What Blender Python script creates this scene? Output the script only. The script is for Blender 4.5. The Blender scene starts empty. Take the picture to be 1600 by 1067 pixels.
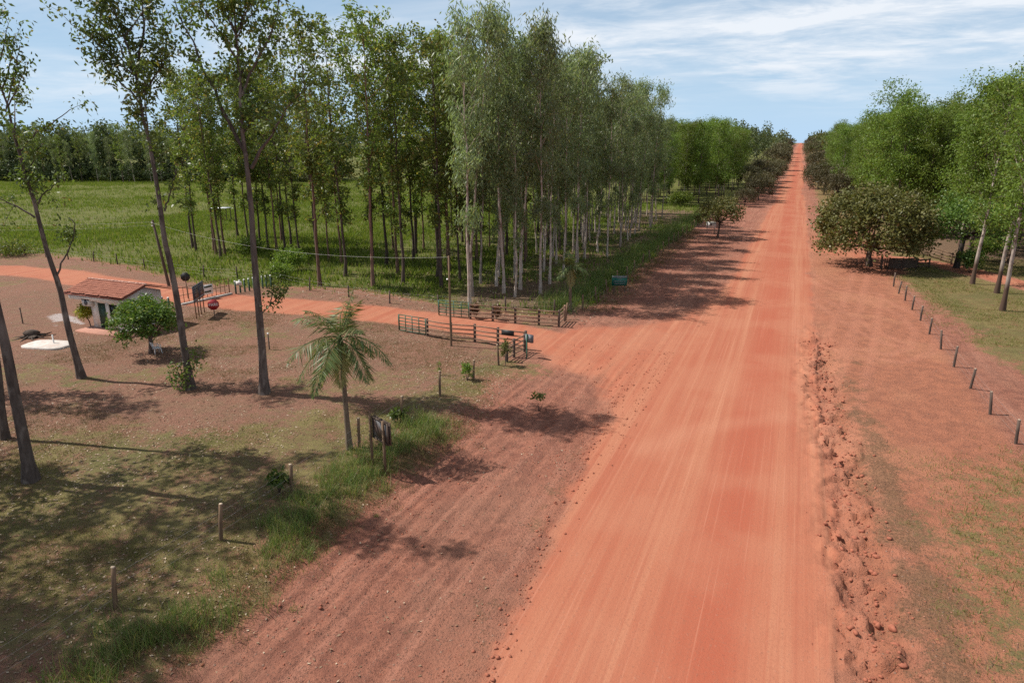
import bpy, math, random
import numpy as np
from math import radians, sin, cos, pi

random.seed(7)
RNG = np.random.default_rng(11)
scene = bpy.context.scene
COL = scene.collection

# ------------------------------------------------------------------ camera
CAM_H, FPX = 14.5, 1067.0
PITCH = math.atan((533.5 - 222.0) / FPX)
YAW = math.atan((1252.0 - 800.0) / FPX * cos(PITCH))
cam_d = bpy.data.cameras.new('camera')
cam_d.sensor_width = 36.0
cam_d.lens = 36.0 * FPX / 1600.0
cam_d.clip_start, cam_d.clip_end = 0.1, 9000.0
cam = bpy.data.objects.new('camera', cam_d)
COL.objects.link(cam)
cam.location = (0, 0, CAM_H)
cam.rotation_euler = (pi / 2 - PITCH, 0, YAW)
scene.camera = cam

# ------------------------------------------------------------------ sky and sun
SUN_EL, SUN_AZ = radians(52), radians(9)          # shadows run towards +x, 9 degrees north
world = bpy.data.worlds.new('World')
scene.world = world
world.use_nodes = True
wt = world.node_tree
wt.nodes.clear()


def wn(kind, **kw):
    n = wt.nodes.new(kind)
    for k, v in kw.items():
        setattr(n, k, v)
    return n


sky = wn('ShaderNodeTexSky', sky_type='NISHITA', sun_disc=False)
sky.sun_elevation = SUN_EL
sky.sun_rotation = radians(261)
sky.air_density, sky.dust_density, sky.ozone_density = 1.0, 0.2, 2.0
tc = wn('ShaderNodeTexCoord')
sep = wn('ShaderNodeSeparateXYZ')
wt.links.new(tc.outputs['Generated'], sep.inputs[0])


def wmath(op, a, b=None, c=None, clamp=False):
    n = wn('ShaderNodeMath', operation=op, use_clamp=clamp)
    for i, v in enumerate((a, b, c)):
        if v is None:
            continue
        if isinstance(v, (int, float)):
            n.inputs[i].default_value = v
        else:
            wt.links.new(v, n.inputs[i])
    return n.outputs[0]


zc = wmath('ADD', wmath('MAXIMUM', sep.outputs[2], 0.0), 0.10)
comb = wn('ShaderNodeCombineXYZ')
wt.links.new(wmath('DIVIDE', sep.outputs[0], zc), comb.inputs[0])
wt.links.new(wmath('DIVIDE', sep.outputs[1], zc), comb.inputs[1])


def cloud(scale, detail, rough, dist, off, sx, sy):
    m = wn('ShaderNodeMapping')
    m.inputs['Location'].default_value = off
    m.inputs['Rotation'].default_value = (0, 0, radians(-35))
    m.inputs['Scale'].default_value = (sx, sy, 1)
    wt.links.new(comb.outputs[0], m.inputs[0])
    n = wn('ShaderNodeTexNoise')
    n.inputs['Scale'].default_value = scale
    n.inputs['Detail'].default_value = detail
    n.inputs['Roughness'].default_value = rough
    n.inputs['Distortion'].default_value = dist
    wt.links.new(m.outputs[0], n.inputs['Vector'])
    return n.outputs[0]


def wrange(v, a, b):
    n = wn('ShaderNodeMapRange', interpolation_type='SMOOTHSTEP')
    n.inputs[1].default_value, n.inputs[2].default_value = a, b
    wt.links.new(v, n.inputs[0])
    return n.outputs[0]


c_big = wrange(cloud(0.42, 4.0, 0.55, 0.4, (2.9, 1.1, 0), 1, 0.8), 0.40, 0.56)
c_fine = wrange(cloud(1.7, 10.0, 0.64, 0.3, (3.1, 0.6, 0), 0.8, 1.1), 0.34, 0.70)
c_thin = wrange(cloud(1.1, 9.0, 0.66, 0.5, (8.0, 2.0, 0), 0.55, 1.2), 0.28, 0.80)
cl = wmath('ADD', wmath('MULTIPLY', c_big, c_fine), wmath('MULTIPLY', c_thin, 0.42), clamp=True)
cl = wmath('MULTIPLY', cl, wrange(sep.outputs[2], 0.015, 0.10))
cl = wmath('MULTIPLY', cl, 0.92)
veil = wmath('MULTIPLY', wmath('POWER', wmath('SUBTRACT', 1.0, wmath('MAXIMUM', sep.outputs[2], 0.0)), 3.2), 0.92)
skym = wn('ShaderNodeMix', data_type='RGBA')
wt.links.new(cl, skym.inputs[0])
tint = wn('ShaderNodeMix', data_type='RGBA', blend_type='MULTIPLY')
tint.inputs[0].default_value = 1.0
tint.inputs[7].default_value = (1.0, 1.02, 1.05, 1)
wt.links.new(sky.outputs[0], tint.inputs[6])
veilm = wn('ShaderNodeMix', data_type='RGBA')
wt.links.new(veil, veilm.inputs[0])
wt.links.new(tint.outputs[2], veilm.inputs[6])
veilm.inputs[7].default_value = (7.2, 10.4, 14.0, 1)
wt.links.new(veilm.outputs[2], skym.inputs[6])
skym.inputs[7].default_value = (12.6, 13.2, 14.0, 1)
bg = wn('ShaderNodeBackground')
bg.inputs[1].default_value = 0.05
wt.links.new(skym.outputs[2], bg.inputs[0])
wo = wn('ShaderNodeOutputWorld')
wt.links.new(bg.outputs[0], wo.inputs[0])

sun_d = bpy.data.lights.new('sun', 'SUN')
sun_d.energy = 5.0
sun_d.angle = radians(0.53)
sun_d.color = (1.0, 0.955, 0.89)
sun = bpy.data.objects.new('sun', sun_d)
COL.objects.link(sun)
# the sun lamp shines along its local -z
from mathutils import Vector, Matrix
sdir = Vector((cos(SUN_AZ) * cos(SUN_EL), sin(SUN_AZ) * cos(SUN_EL), -sin(SUN_EL)))
sun.rotation_euler = sdir.to_track_quat('-Z', 'Y').to_euler()
sun.location = (-40, -10, 60)

scene.view_settings.view_transform = 'Standard'
scene.view_settings.look = 'None'
scene.view_settings.exposure = 0.5
scene.view_settings.gamma = 1.0
scene.view_settings.use_curve_mapping = False
scene.cycles.max_bounces = 6
scene.cycles.diffuse_bounces = 3
scene.cycles.glossy_bounces = 2
scene.cycles.transmission_bounces = 4
scene.cycles.transparent_max_bounces = 8
scene.cycles.volume_bounces = 0
scene.cycles.use_denoising = False

# ------------------------------------------------------------------ numeric helpers
CP, SP, CY, SY = cos(PITCH), sin(PITCH), cos(YAW), sin(YAW)
VF = np.array([-SY * CP, CY * CP, -SP])
VR = np.array([CY, SY, 0.0])
VU = np.array([-SY * SP, CY * SP, CP])
VO = np.array([0.0, 0.0, CAM_H])


def G(px, py, z=0.0):
    """survey helper: the spot at height z that the photograph shows at this pixel"""
    d = VF + VR * (px - 800) / FPX - VU * (py - 533.5) / FPX
    p = VO + d * ((z - CAM_H) / d[2])
    return np.array([p[0], p[1], z])


def upright(base, pts, dz=0.0):
    """survey helper: heights along a trunk rooted at base, on the upright plane facing the viewer"""
    n = np.array([-SY, CY, 0.0])
    out = []
    for px, py in pts:
        d = VF + VR * (px - 800) / FPX - VU * (py - 533.5) / FPX
        t = np.dot(n, base - VO) / np.dot(n, d)
        out.append(VO + d * t)
    return np.array(out)


_T = np.random.default_rng(5).random((8, 256, 256)).astype(np.float32)


def vn(x, y, s=0):
    x = np.asarray(x, float); y = np.asarray(y, float)
    xi = np.floor(x).astype(np.int64); yi = np.floor(y).astype(np.int64)
    fx = x - xi; fy = y - yi
    fx = fx * fx * (3 - 2 * fx); fy = fy * fy * (3 - 2 * fy)
    t = _T[s % 8]
    a = t[xi & 255, yi & 255]; b = t[(xi + 1) & 255, yi & 255]
    c = t[xi & 255, (yi + 1) & 255]; d = t[(xi + 1) & 255, (yi + 1) & 255]
    return (a * (1 - fx) + b * fx) * (1 - fy) + (c * (1 - fx) + d * fx) * fy


def fbm(x, y, o=4, s=0):
    r = 0.0; a = 0.5; t = 0.0
    for i in range(o):
        r = r + a * vn(x * 2 ** i + 17.3 * i, y * 2 ** i + 5.1 * i, s + i); t += a; a *= 0.5
    return r / t


def sst(x, a, b):
    t = np.clip((x - a) / (b - a), 0, 1)
    return t * t * (3 - 2 * t)


def seg_dist(x, y, pts):
    d = np.full(np.shape(x), 1e9)
    for (ax, ay), (bx, by) in zip(pts[:-1], pts[1:]):
        vx, vy = bx - ax, by - ay
        t = np.clip(((x - ax) * vx + (y - ay) * vy) / (vx * vx + vy * vy + 1e-9), 0, 1)
        d = np.minimum(d, np.hypot(x - ax - t * vx, y - ay - t * vy))
    return d


def poly_sd(x, y, pts):
    """signed distance, positive inside"""
    pts = list(pts)
    d = seg_dist(x, y, pts + [pts[0]])
    ins = np.zeros(np.shape(x), bool)
    j = len(pts) - 1
    for i in range(len(pts)):
        (xi, yi), (xj, yj) = pts[i], pts[j]
        if yi != yj:
            ins ^= ((yi > y) != (yj > y)) & (x < (xj - xi) * (y - yi) / (yj - yi) + xi)
        j = i
    return np.where(ins, d, -d)


# ------------------------------------------------------------------ mesh helpers
class MB:
    def __init__(self):
        self.v = []; self.f = []; self.c = []; self.n = 0

    def add(self, v, f, c=None):
        v = np.asarray(v, float).reshape(-1, 3)
        f = np.asarray(f, np.int64)
        self.v.append(v); self.f.append(f + self.n)
        self.c.append(np.full((len(v), 4), 0.5) if c is None else np.asarray(c, float))
        self.n += len(v)
        return self

    def box(self, c, s, rz=0.0):
        x, y, z = np.array(s) / 2
        v = np.array([[-x, -y, -z], [x, -y, -z], [x, y, -z], [-x, y, -z], [-x, -y, z], [x, -y, z], [x, y, z], [-x, y, z]])
        if rz:
            m = np.array([[cos(rz), -sin(rz), 0], [sin(rz), cos(rz), 0], [0, 0, 1]])
            v = v @ m.T
        return self.add(v + np.array(c), BOXF)

    def beam(self, a, b, w, h):
        """box bar from a to b, w wide (sideways) and h high"""
        a = np.array(a, float); b = np.array(b, float)
        d = b - a; d /= np.linalg.norm(d)
        up = np.array([0, 0, 1.0])
        if abs(d[2]) > 0.95:
            up = np.array([1.0, 0, 0])
        s = np.cross(d, up); s /= np.linalg.norm(s)
        u = np.cross(s, d)
        v = [p + s * i * w / 2 + u * j * h / 2 for p in (a, b) for i, j in ((-1, -1), (1, -1), (1, 1), (-1, 1))]
        return self.add(v, [[0, 1, 2, 3], [7, 6, 5, 4], [0, 4, 5, 1], [1, 5, 6, 2], [2, 6, 7, 3], [3, 7, 4, 0]])

    def tube(self, pts, rad, n=8, cap=True, wob=0.0, rng=None):
        pts = np.asarray(pts, float); k = len(pts)
        rad = np.broadcast_to(np.asarray(rad, float), (k,))
        tang = np.gradient(pts, axis=0)
        tang /= np.linalg.norm(tang, axis=1)[:, None] + 1e-9
        ref = np.array([1.0, 0.13, 0.07]) if abs(tang[0][2]) > 0.6 else np.array([0.05, 0.1, 1.0])
        s = np.cross(tang, ref); s /= np.linalg.norm(s, axis=1)[:, None] + 1e-9
        u = np.cross(tang, s)
        a = np.arange(n) * 2 * pi / n
        r = rad[:, None] * np.ones((k, n))
        if wob:
            r = r * (1 + wob * (RNG.random((k, n)) - 0.5))
        v = pts[:, None] + (s[:, None] * np.cos(a)[None, :, None] + u[:, None] * np.sin(a)[None, :, None]) * r[..., None]
        i = np.arange(k - 1)[:, None] * n; j = np.arange(n)[None]
        jn = (j + 1) % n
        f = np.stack([i + j, i + jn, i + n + jn, i + n + j], -1).reshape(-1, 4)
        self.add(v.reshape(-1, 3), f)
        if cap:
            c0 = self.n
            self.add(pts[-1:], np.zeros((0, 3)))
            top = c0 - n
            self.f.append(np.stack([top + np.arange(n), top + (np.arange(n) + 1) % n, np.full(n, c0)], -1))
        return self

    def leaves(self, p, d, s, L, W, c):
        n = len(p)
        L = np.broadcast_to(L, (n,))[:, None]; W = np.broadcast_to(W, (n,))[:, None]
        v = np.stack([p, p + d * L * 0.42 + s * W * 0.5, p + d * L, p + d * L * 0.42 - s * W * 0.5], 1).reshape(-1, 3)
        f = np.arange(n * 4).reshape(n, 4)
        return self.add(v, f, np.repeat(c, 4, axis=0))

    def blades(self, p, d, s, L, W, c):
        """grass blades: bent, two triangles tall"""
        n = len(p)
        L = np.broadcast_to(L, (n,))[:, None]; W = np.broadcast_to(W, (n,))[:, None]
        lean = d * np.array([1, 1, 0])
        m = p + d * L * 0.55
        t = p + d * L * 0.92 + lean * L * 0.35
        v = np.stack([p - s * W * 0.5, p + s * W * 0.5, m + s * W * 0.35, m - s * W * 0.35, t], 1).reshape(-1, 3)
        i = np.arange(n)[:, None] * 5
        self.add(v, i + np.array([[0, 1, 2, 3]]), np.repeat(c, 5, axis=0))
        self.f.append((self.n - n * 5) + i + np.array([[3, 2, 4]]))
        return self

    def mesh(self, name, mat, smooth=False):
        me = bpy.data.meshes.new(name)
        v = np.concatenate(self.v).astype(np.float32)
        c = np.concatenate(self.c).astype(np.float32)
        fs = [f for f in self.f if len(f)]
        loops = np.concatenate([f.reshape(-1) for f in fs]).astype(np.int32)
        tot = np.concatenate([np.full(len(f), f.shape[1]) for f in fs])
        st = np.concatenate([[0], np.cumsum(tot)[:-1]]).astype(np.int32)
        me.vertices.add(len(v)); me.vertices.foreach_set('co', v.reshape(-1))
        me.loops.add(len(loops)); me.loops.foreach_set('vertex_index', loops)
        me.polygons.add(len(st)); me.polygons.foreach_set('loop_start', st)
        me.update(calc_edges=True)
        at = me.color_attributes.new('Col', 'FLOAT_COLOR', 'POINT')
        at.data.foreach_set('color', c.reshape(-1))
        if smooth:
            me.polygons.foreach_set('use_smooth', np.ones(len(st), bool))
        me.materials.append(mat)
        return me

    def build(self, name, mat, parent=None, smooth=False):
        return link(name, self.mesh(name, mat, smooth), parent)


BOXF = np.array([[3, 2, 1, 0], [4, 5, 6, 7], [0, 1, 5, 4], [1, 2, 6, 5], [2, 3, 7, 6], [3, 0, 4, 7]])


def link(name, me, parent=None):
    o = bpy.data.objects.new(name, me)
    COL.objects.link(o)
    if parent is not None:
        o.parent = parent
    return o


def tag(o, label=None, cat=None, group=None, kind=None):
    if label: o['label'] = label
    if cat: o['category'] = cat
    if group: o['group'] = group
    if kind: o['kind'] = kind
    return o


def thing(name, label, cat, loc=(0, 0, 0), rz=0.0, group=None, scale=None):
    o = bpy.data.objects.new(name, None)
    COL.objects.link(o)
    o.empty_display_size = 0.3
    o.location = tuple(float(q) for q in loc); o.rotation_euler = (0, 0, rz)
    if scale:
        o.scale = scale
    return tag(o, label, cat, group)


# ------------------------------------------------------------------ materials
class NT:
    def __init__(self, name):
        self.m = bpy.data.materials.new(name); self.m.use_nodes = True
        self.t = self.m.node_tree; self.t.nodes.clear()
        self.out = self.t.nodes.new('ShaderNodeOutputMaterial')

    def n(self, k, **kw):
        x = self.t.nodes.new(k)
        for a, b in kw.items():
            setattr(x, a, b)
        return x

    def l(self, a, b):
        self.t.links.new(a, b)

    def val(self, sock, v):
        if isinstance(v, (int, float)):
            sock.default_value = v
        elif isinstance(v, tuple):
            sock.default_value = v if len(v) != 3 or len(sock.default_value) == 3 else v + (1.0,)
        else:
            self.l(v, sock)

    def math(self, op, a, b=0.0, clamp=False):
        x = self.n('ShaderNodeMath', operation=op, use_clamp=clamp)
        self.val(x.inputs[0], a); self.val(x.inputs[1], b)
        return x.outputs[0]

    def rng(self, v, a, b, c=0.0, d=1.0, smooth=True):
        x = self.n('ShaderNodeMapRange', interpolation_type='SMOOTHSTEP' if smooth else 'LINEAR')
        self.val(x.inputs[0], v)
        for i, q in enumerate((a, b, c, d)):
            x.inputs[i + 1].default_value = q
        return x.outputs[0]

    def mix(self, f, a, b, mode='MIX'):
        x = self.n('ShaderNodeMix', data_type='RGBA', blend_type=mode)
        self.val(x.inputs[0], f); self.val(x.inputs[6], a); self.val(x.inputs[7], b)
        return x.outputs[2]

    def pos(self, sc=(1, 1, 1), obj=False, rot=(0, 0, 0)):
        if obj:
            s = self.n('ShaderNodeTexCoord').outputs['Object']
        else:
            s = self.n('ShaderNodeNewGeometry').outputs['Position']
        m = self.n('ShaderNodeMapping')
        m.inputs['Scale'].default_value = sc
        m.inputs['Rotation'].default_value = rot
        self.l(s, m.inputs[0])
        return m.outputs[0]

    def noise(self, vec, scale, detail=4.0, rough=0.55, dist=0.0):
        x = self.n('ShaderNodeTexNoise')
        self.l(vec, x.inputs['Vector'])
        x.inputs['Scale'].default_value = scale; x.inputs['Detail'].default_value = detail
        x.inputs['Roughness'].default_value = rough; x.inputs['Distortion'].default_value = dist
        return x.outputs[0]

    def bump(self, h, strength, dist, normal=None):
        x = self.n('ShaderNodeBump')
        x.inputs['Strength'].default_value = strength; x.inputs['Distance'].default_value = dist
        self.l(h, x.inputs['Height'])
        if normal is not None:
            self.l(normal, x.inputs['Normal'])
        return x.outputs[0]

    def bsdf(self, col, rough=0.8, spec=0.3, normal=None, metal=0.0):
        b = self.n('ShaderNodeBsdfPrincipled')
        self.val(b.inputs['Base Color'], col); self.val(b.inputs['Roughness'], rough)
        b.inputs['Specular IOR Level'].default_value = spec
        b.inputs['Metallic'].default_value = metal
        if normal is not None:
            self.l(normal, b.inputs['Normal'])
        return b.outputs[0]

    def done(self, sh):
        self.l(sh, self.out.inputs[0])
        return self.m


def leaf_mat(name, ca, cb, cc, trans=0.32, rough=0.45, spec=0.35, vary=0.25):
    """ca/cb mixed leaf by leaf, cc for the odd leaf; whole plants differ a little from each other"""
    t = NT(name)
    a = t.n('ShaderNodeAttribute', attribute_name='Col')
    sp = t.n('ShaderNodeSeparateColor'); t.l(a.outputs['Color'], sp.inputs[0])
    col = t.mix(sp.outputs[0], ca, cb)
    col = t.mix(t.rng(sp.outputs[1], 0.80, 0.97), col, cc)
    oi = t.n('ShaderNodeObjectInfo')
    hs = t.n('ShaderNodeHueSaturation')
    t.l(t.rng(oi.outputs['Random'], 0, 1, 0.49, 0.515, False), hs.inputs['Hue'])
    hs.inputs['Saturation'].default_value = 1.0
    t.l(t.rng(oi.outputs['Random'], 0, 1, 1 - vary, 1 + vary, False), hs.inputs['Value'])
    t.l(col, hs.inputs['Color'])
    c = hs.outputs[0]
    b = t.bsdf(c, rough, spec)
    tr = t.n('ShaderNodeBsdfTranslucent')
    t.l(t.mix(1.0, c, (1.0, 1.05, 0.55), 'MULTIPLY'), tr.inputs[0])
    mx = t.n('ShaderNodeMixShader'); mx.inputs[0].default_value = trans
    t.l(b, mx.inputs[1]); t.l(tr.outputs[0], mx.inputs[2])
    return t.done(mx.outputs[0])


def bark_mat(name, ca, cb, cc=None, sc=3.0, foot=0.0):
    t = NT(name)
    v = t.pos((sc, sc, sc * 0.22), obj=True)
    n1 = t.noise(v, 2.0, 6, 0.65, 0.4)
    col = t.mix(t.rng(n1, 0.35, 0.68), ca, cb)
    if cc:
        n2 = t.noise(t.pos((1.2, 1.2, 0.45), obj=True), 1.2, 3, 0.5, 0.6)
        col = t.mix(t.rng(n2, 0.52, 0.62), col, cc)
    if foot:      # rough dark old bark round the foot of the trunk
        so = t.n('ShaderNodeSeparateXYZ'); t.l(t.pos((1, 1, 1), obj=True), so.inputs[0])
        col = t.mix(t.rng(t.math('ADD', so.outputs[2], t.math('MULTIPLY', n1, 2.5)), foot + 1.8, foot + 0.6), col, (0.10, 0.062, 0.045))
    oi = t.n('ShaderNodeObjectInfo')
    hs = t.n('ShaderNodeHueSaturation')
    t.l(t.rng(oi.outputs['Random'], 0, 1, 0.75, 1.25, False), hs.inputs['Value'])
    t.l(col, hs.inputs['Color'])
    return t.done(t.bsdf(hs.outputs[0], 0.9, 0.15, t.bump(n1, 0.6, 0.03)))


def plain_mat(name, ca, cb=None, rough=0.7, spec=0.3, sc=6.0, stretch=(1, 1, 1), bump=0.15, metal=0.0, dirt=None):
    t = NT(name)
    v = t.pos(tuple(sc * q for q in stretch), obj=True)
    n1 = t.noise(v, 1.0, 6, 0.65, 0.3)
    cb = cb or tuple(q * 0.75 for q in ca)
    col = t.mix(t.rng(n1, 0.3, 0.72), ca, cb)
    if dirt:
        n2 = t.noise(t.pos((1.1, 1.1, 0.6), obj=True), 1.6, 5, 0.65)
        col = t.mix(t.math('MULTIPLY', t.rng(n2, 0.5, 0.75), 0.55), col, dirt)
    return t.done(t.bsdf(col, rough, spec, t.bump(n1, bump, 0.02), metal))


RED_DUST = (0.42, 0.14, 0.08)
M = {}
M['leaf_dark'] = leaf_mat('leaf_dark', (0.095, 0.137, 0.032), (0.190, 0.228, 0.056), (0.336, 0.261, 0.075), trans=0.46, spec=0.25)
M['leaf_near'] = leaf_mat('leaf_near', (0.074, 0.119, 0.028), (0.165, 0.210, 0.050), (0.287, 0.226, 0.069), trans=0.40, rough=0.45, spec=0.35)
M['leaf_euc'] = leaf_mat('leaf_eucalyptus', (0.130, 0.170, 0.078), (0.255, 0.295, 0.150), (0.32, 0.28, 0.13), trans=0.46, spec=0.3)
M['leaf_acacia'] = leaf_mat('leaf_acacia', (0.093, 0.139, 0.024), (0.175, 0.229, 0.043), (0.237, 0.229, 0.061), trans=0.42, spec=0.2)
M['leaf_olive'] = leaf_mat('leaf_olive', (0.085, 0.090, 0.028), (0.165, 0.155, 0.052), (0.22, 0.15, 0.07), trans=0.30, spec=0.2)
M['leaf_mango'] = leaf_mat('leaf_mango', (0.050, 0.095, 0.016), (0.135, 0.198, 0.036), (0.270, 0.279, 0.063), rough=0.45, spec=0.35, trans=0.34)
M['leaf_dusty'] = leaf_mat('leaf_dusty', (0.080, 0.078, 0.040), (0.140, 0.118, 0.064), (0.18, 0.115, 0.08), trans=0.22, spec=0.15)
M['leaf_yellow'] = leaf_mat('leaf_yellow', (0.42, 0.38, 0.025), (0.15, 0.21, 0.02), (0.50, 0.40, 0.03), trans=0.25)
M['leaf_red'] = leaf_mat('leaf_red', (0.13, 0.045, 0.025), (0.09, 0.06, 0.025), (0.20, 0.07, 0.03), trans=0.2)
M['leaf_palm'] = leaf_mat('leaf_palm', (0.070, 0.106, 0.030), (0.140, 0.172, 0.052), (0.280, 0.253, 0.100), trans=0.32, rough=0.45, spec=0.3)
M['leaf_far'] = leaf_mat('leaf_far', (0.066, 0.086, 0.040), (0.132, 0.154, 0.066), (0.165, 0.143, 0.072), trans=0.3, spec=0.1, vary=0.0)
M['leaf_far_green'] = leaf_mat('leaf_far_green', (0.080, 0.120, 0.030), (0.150, 0.200, 0.046), (0.18, 0.18, 0.05), trans=0.35, spec=0.1, vary=0.0)
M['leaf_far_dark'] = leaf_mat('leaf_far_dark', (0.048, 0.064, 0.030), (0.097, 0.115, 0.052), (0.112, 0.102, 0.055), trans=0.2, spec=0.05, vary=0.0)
M['grass_green'] = leaf_mat('grass_green', (0.105, 0.125, 0.024), (0.190, 0.190, 0.050), (0.27, 0.22, 0.09), trans=0.38, spec=0.2, vary=0.0)
M['grass_field'] = leaf_mat('grass_field', (0.100, 0.161, 0.020), (0.179, 0.226, 0.041), (0.244, 0.232, 0.073), trans=0.38, spec=0.1, vary=0.0)
M['grass_lush'] = leaf_mat('grass_lush', (0.086, 0.140, 0.031), (0.176, 0.234, 0.068), (0.270, 0.234, 0.099), trans=0.42, spec=0.3, vary=0.0)
M['grass_dry'] = leaf_mat('grass_dry', (0.122, 0.090, 0.037), (0.187, 0.137, 0.061), (0.238, 0.166, 0.094), trans=0.25, spec=0.1, vary=0.0)
M['litter'] = leaf_mat('leaf_litter', (0.15, 0.09, 0.055), (0.27, 0.19, 0.12), (0.40, 0.31, 0.22), trans=0.05, spec=0.1, vary=0.0)
M['bark_near'] = bark_mat('bark_near', (0.125, 0.098, 0.084), (0.070, 0.052, 0.044), (0.185, 0.150, 0.130))
M['bark_dark'] = bark_mat('bark_dark', (0.120, 0.085, 0.068), (0.065, 0.046, 0.038))
M['bark_red'] = bark_mat('bark_red', (0.215, 0.125, 0.090), (0.120, 0.075, 0.058))
M['bark_euc'] = bark_mat('bark_eucalyptus', (0.46, 0.38, 0.32), (0.28, 0.21, 0.17), (0.19, 0.13, 0.10))
M['bark_pale'] = bark_mat('bark_pale', (0.46, 0.39, 0.33), (0.26, 0.20, 0.17), (0.20, 0.14, 0.11), foot=2.6)
M['bark_black'] = bark_mat('bark_black', (0.055, 0.042, 0.036), (0.030, 0.024, 0.021))
M['bark_palm'] = bark_mat('bark_palm', (0.17, 0.125, 0.085), (0.085, 0.065, 0.050))
M['post'] = plain_mat('post_wood', (0.20, 0.13, 0.08), (0.11, 0.070, 0.046), 0.9, 0.15, 5, (2, 2, 0.25), 0.4)
M['post_top'] = plain_mat('post_cut_wood', (0.44, 0.34, 0.25), None, 0.9, 0.1, 12)
M['post_dark'] = plain_mat('post_dark_wood', (0.12, 0.085, 0.065), (0.065, 0.048, 0.04), 0.9, 0.15, 5, (2, 2, 0.25), 0.4)
M['rail'] = plain_mat('rail_wood', (0.26, 0.155, 0.10), (0.14, 0.085, 0.06), 0.85, 0.2, 4, (1, 1, 1), 0.4)
M['wire'] = plain_mat('wire_steel', (0.36, 0.33, 0.30), None, 0.5, 0.4, 20, metal=0.5)
M['cable'] = plain_mat('cable', (0.55, 0.53, 0.48), None, 0.6, 0.3, 20)
M['green_paint'] = plain_mat('green_paint', (0.030, 0.105, 0.060), (0.022, 0.075, 0.045), 0.5, 0.4, 7, bump=0.08, dirt=(0.20, 0.09, 0.06))
M['dark_green'] = plain_mat('dark_green_paint', (0.020, 0.055, 0.028), (0.013, 0.038, 0.02), 0.55, 0.4, 7, dirt=(0.12, 0.07, 0.05))
M['rust'] = plain_mat('rusty_steel', (0.19, 0.085, 0.045), (0.10, 0.075, 0.035), 0.8, 0.3, 9, dirt=(0.26, 0.11, 0.05))
M['white'] = plain_mat('white_plaster', (0.84, 0.82, 0.76), (0.75, 0.72, 0.65), 0.85, 0.2, 2.0, bump=0.1, dirt=(0.50, 0.33, 0.24))
M['white_paint'] = plain_mat('white_paint', (0.78, 0.77, 0.74), (0.66, 0.63, 0.58), 0.6, 0.3, 6, bump=0.05)
M['concrete'] = plain_mat('concrete', (0.52, 0.47, 0.43), (0.38, 0.33, 0.29), 0.9, 0.2, 4, bump=0.25, dirt=(0.40, 0.23, 0.16))
M['slab_edge'] = plain_mat('red_slab', (0.40, 0.20, 0.14), (0.30, 0.15, 0.11), 0.9, 0.2, 4, bump=0.2)
M['tile'] = plain_mat('clay_tile', (0.36, 0.150, 0.100), (0.25, 0.098, 0.066), 0.9, 0.15, 2.6, (1, 1, 1), 0.3, dirt=(0.20, 0.085, 0.065))
M['tile_light'] = plain_mat('ridge_mortar', (0.62, 0.43, 0.36), (0.44, 0.26, 0.20), 0.9, 0.15, 5)
M['tile_edge'] = plain_mat('tile_edge', (0.20, 0.07, 0.05), None, 0.9, 0.15, 5)
M['door'] = plain_mat('door_green', (0.020, 0.060, 0.034), (0.015, 0.045, 0.025), 0.5, 0.4, 5)
M['glass'] = plain_mat('dark_glass', (0.015, 0.017, 0.018), None, 0.08, 0.5, 2, bump=0.0)
M['black'] = plain_mat('black_metal', (0.018, 0.018, 0.019), (0.03, 0.028, 0.026), 0.55, 0.3, 6)
M['slate'] = plain_mat('slate_board', (0.055, 0.058, 0.070), (0.040, 0.040, 0.050), 0.5, 0.4, 3, dirt=(0.12, 0.085, 0.075))
M['board_grey'] = plain_mat('board_grey', (0.24, 0.23, 0.23), (0.17, 0.16, 0.16), 0.6, 0.3, 4)
M['red_sign'] = plain_mat('red_sign', (0.36, 0.022, 0.030), (0.30, 0.018, 0.024), 0.4, 0.5, 4)
M['green_sign'] = plain_mat('green_sign', (0.006, 0.125, 0.085), (0.005, 0.100, 0.070), 0.45, 0.4, 3)
M['grey_box'] = plain_mat('grey_box', (0.11, 0.115, 0.13), (0.08, 0.08, 0.09), 0.6, 0.4, 4)
M['plastic'] = plain_mat('white_plastic', (0.72, 0.72, 0.72), (0.62, 0.61, 0.60), 0.4, 0.4, 4)
M['stone'] = plain_mat('dark_mound', (0.10, 0.075, 0.06), (0.05, 0.04, 0.034), 0.95, 0.1, 5, bump=0.6)
M['clod'] = plain_mat('earth_clod', (0.32, 0.115, 0.070), (0.24, 0.085, 0.054), 0.95, 0.1, 9, bump=0.5)
M['clod_pale'] = plain_mat('pale_gravel', (0.38, 0.19, 0.135), (0.30, 0.135, 0.092), 0.95, 0.1, 9, bump=0.3)
M['tin'] = plain_mat('tin_roof', (0.78, 0.78, 0.78), (0.68, 0.68, 0.68), 0.4, 0.5, 2)

# the picture inside the notice board: a grey and brown diagonal print
t = NT('board_print')
v = t.pos((1, 1, 1), obj=True)
w = t.n('ShaderNodeTexWave', wave_type='BANDS', bands_direction='DIAGONAL')
t.l(v, w.inputs['Vector']); w.inputs['Scale'].default_value = 0.55; w.inputs['Distortion'].default_value = 2.0
n1 = t.noise(v, 3.0, 5)
col = t.mix(t.rng(w.outputs[1], 0.2, 0.8), (0.095, 0.060, 0.048), (0.17, 0.165, 0.165))
col = t.mix(t.math('MULTIPLY', n1, 0.5), col, (0.06, 0.05, 0.047))
M['board_print'] = t.done(t.bsdf(col, 0.45, 0.4))


# ------------------------------------------------------------------ terrain
def hill(y):
    return np.interp(y, [-300, 150, 200, 235, 300, 690, 760, 1200, 6000], [0, 0, -0.3, -0.5, 1.0, 8.7, 9.0, 9.0, 9.0])


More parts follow.
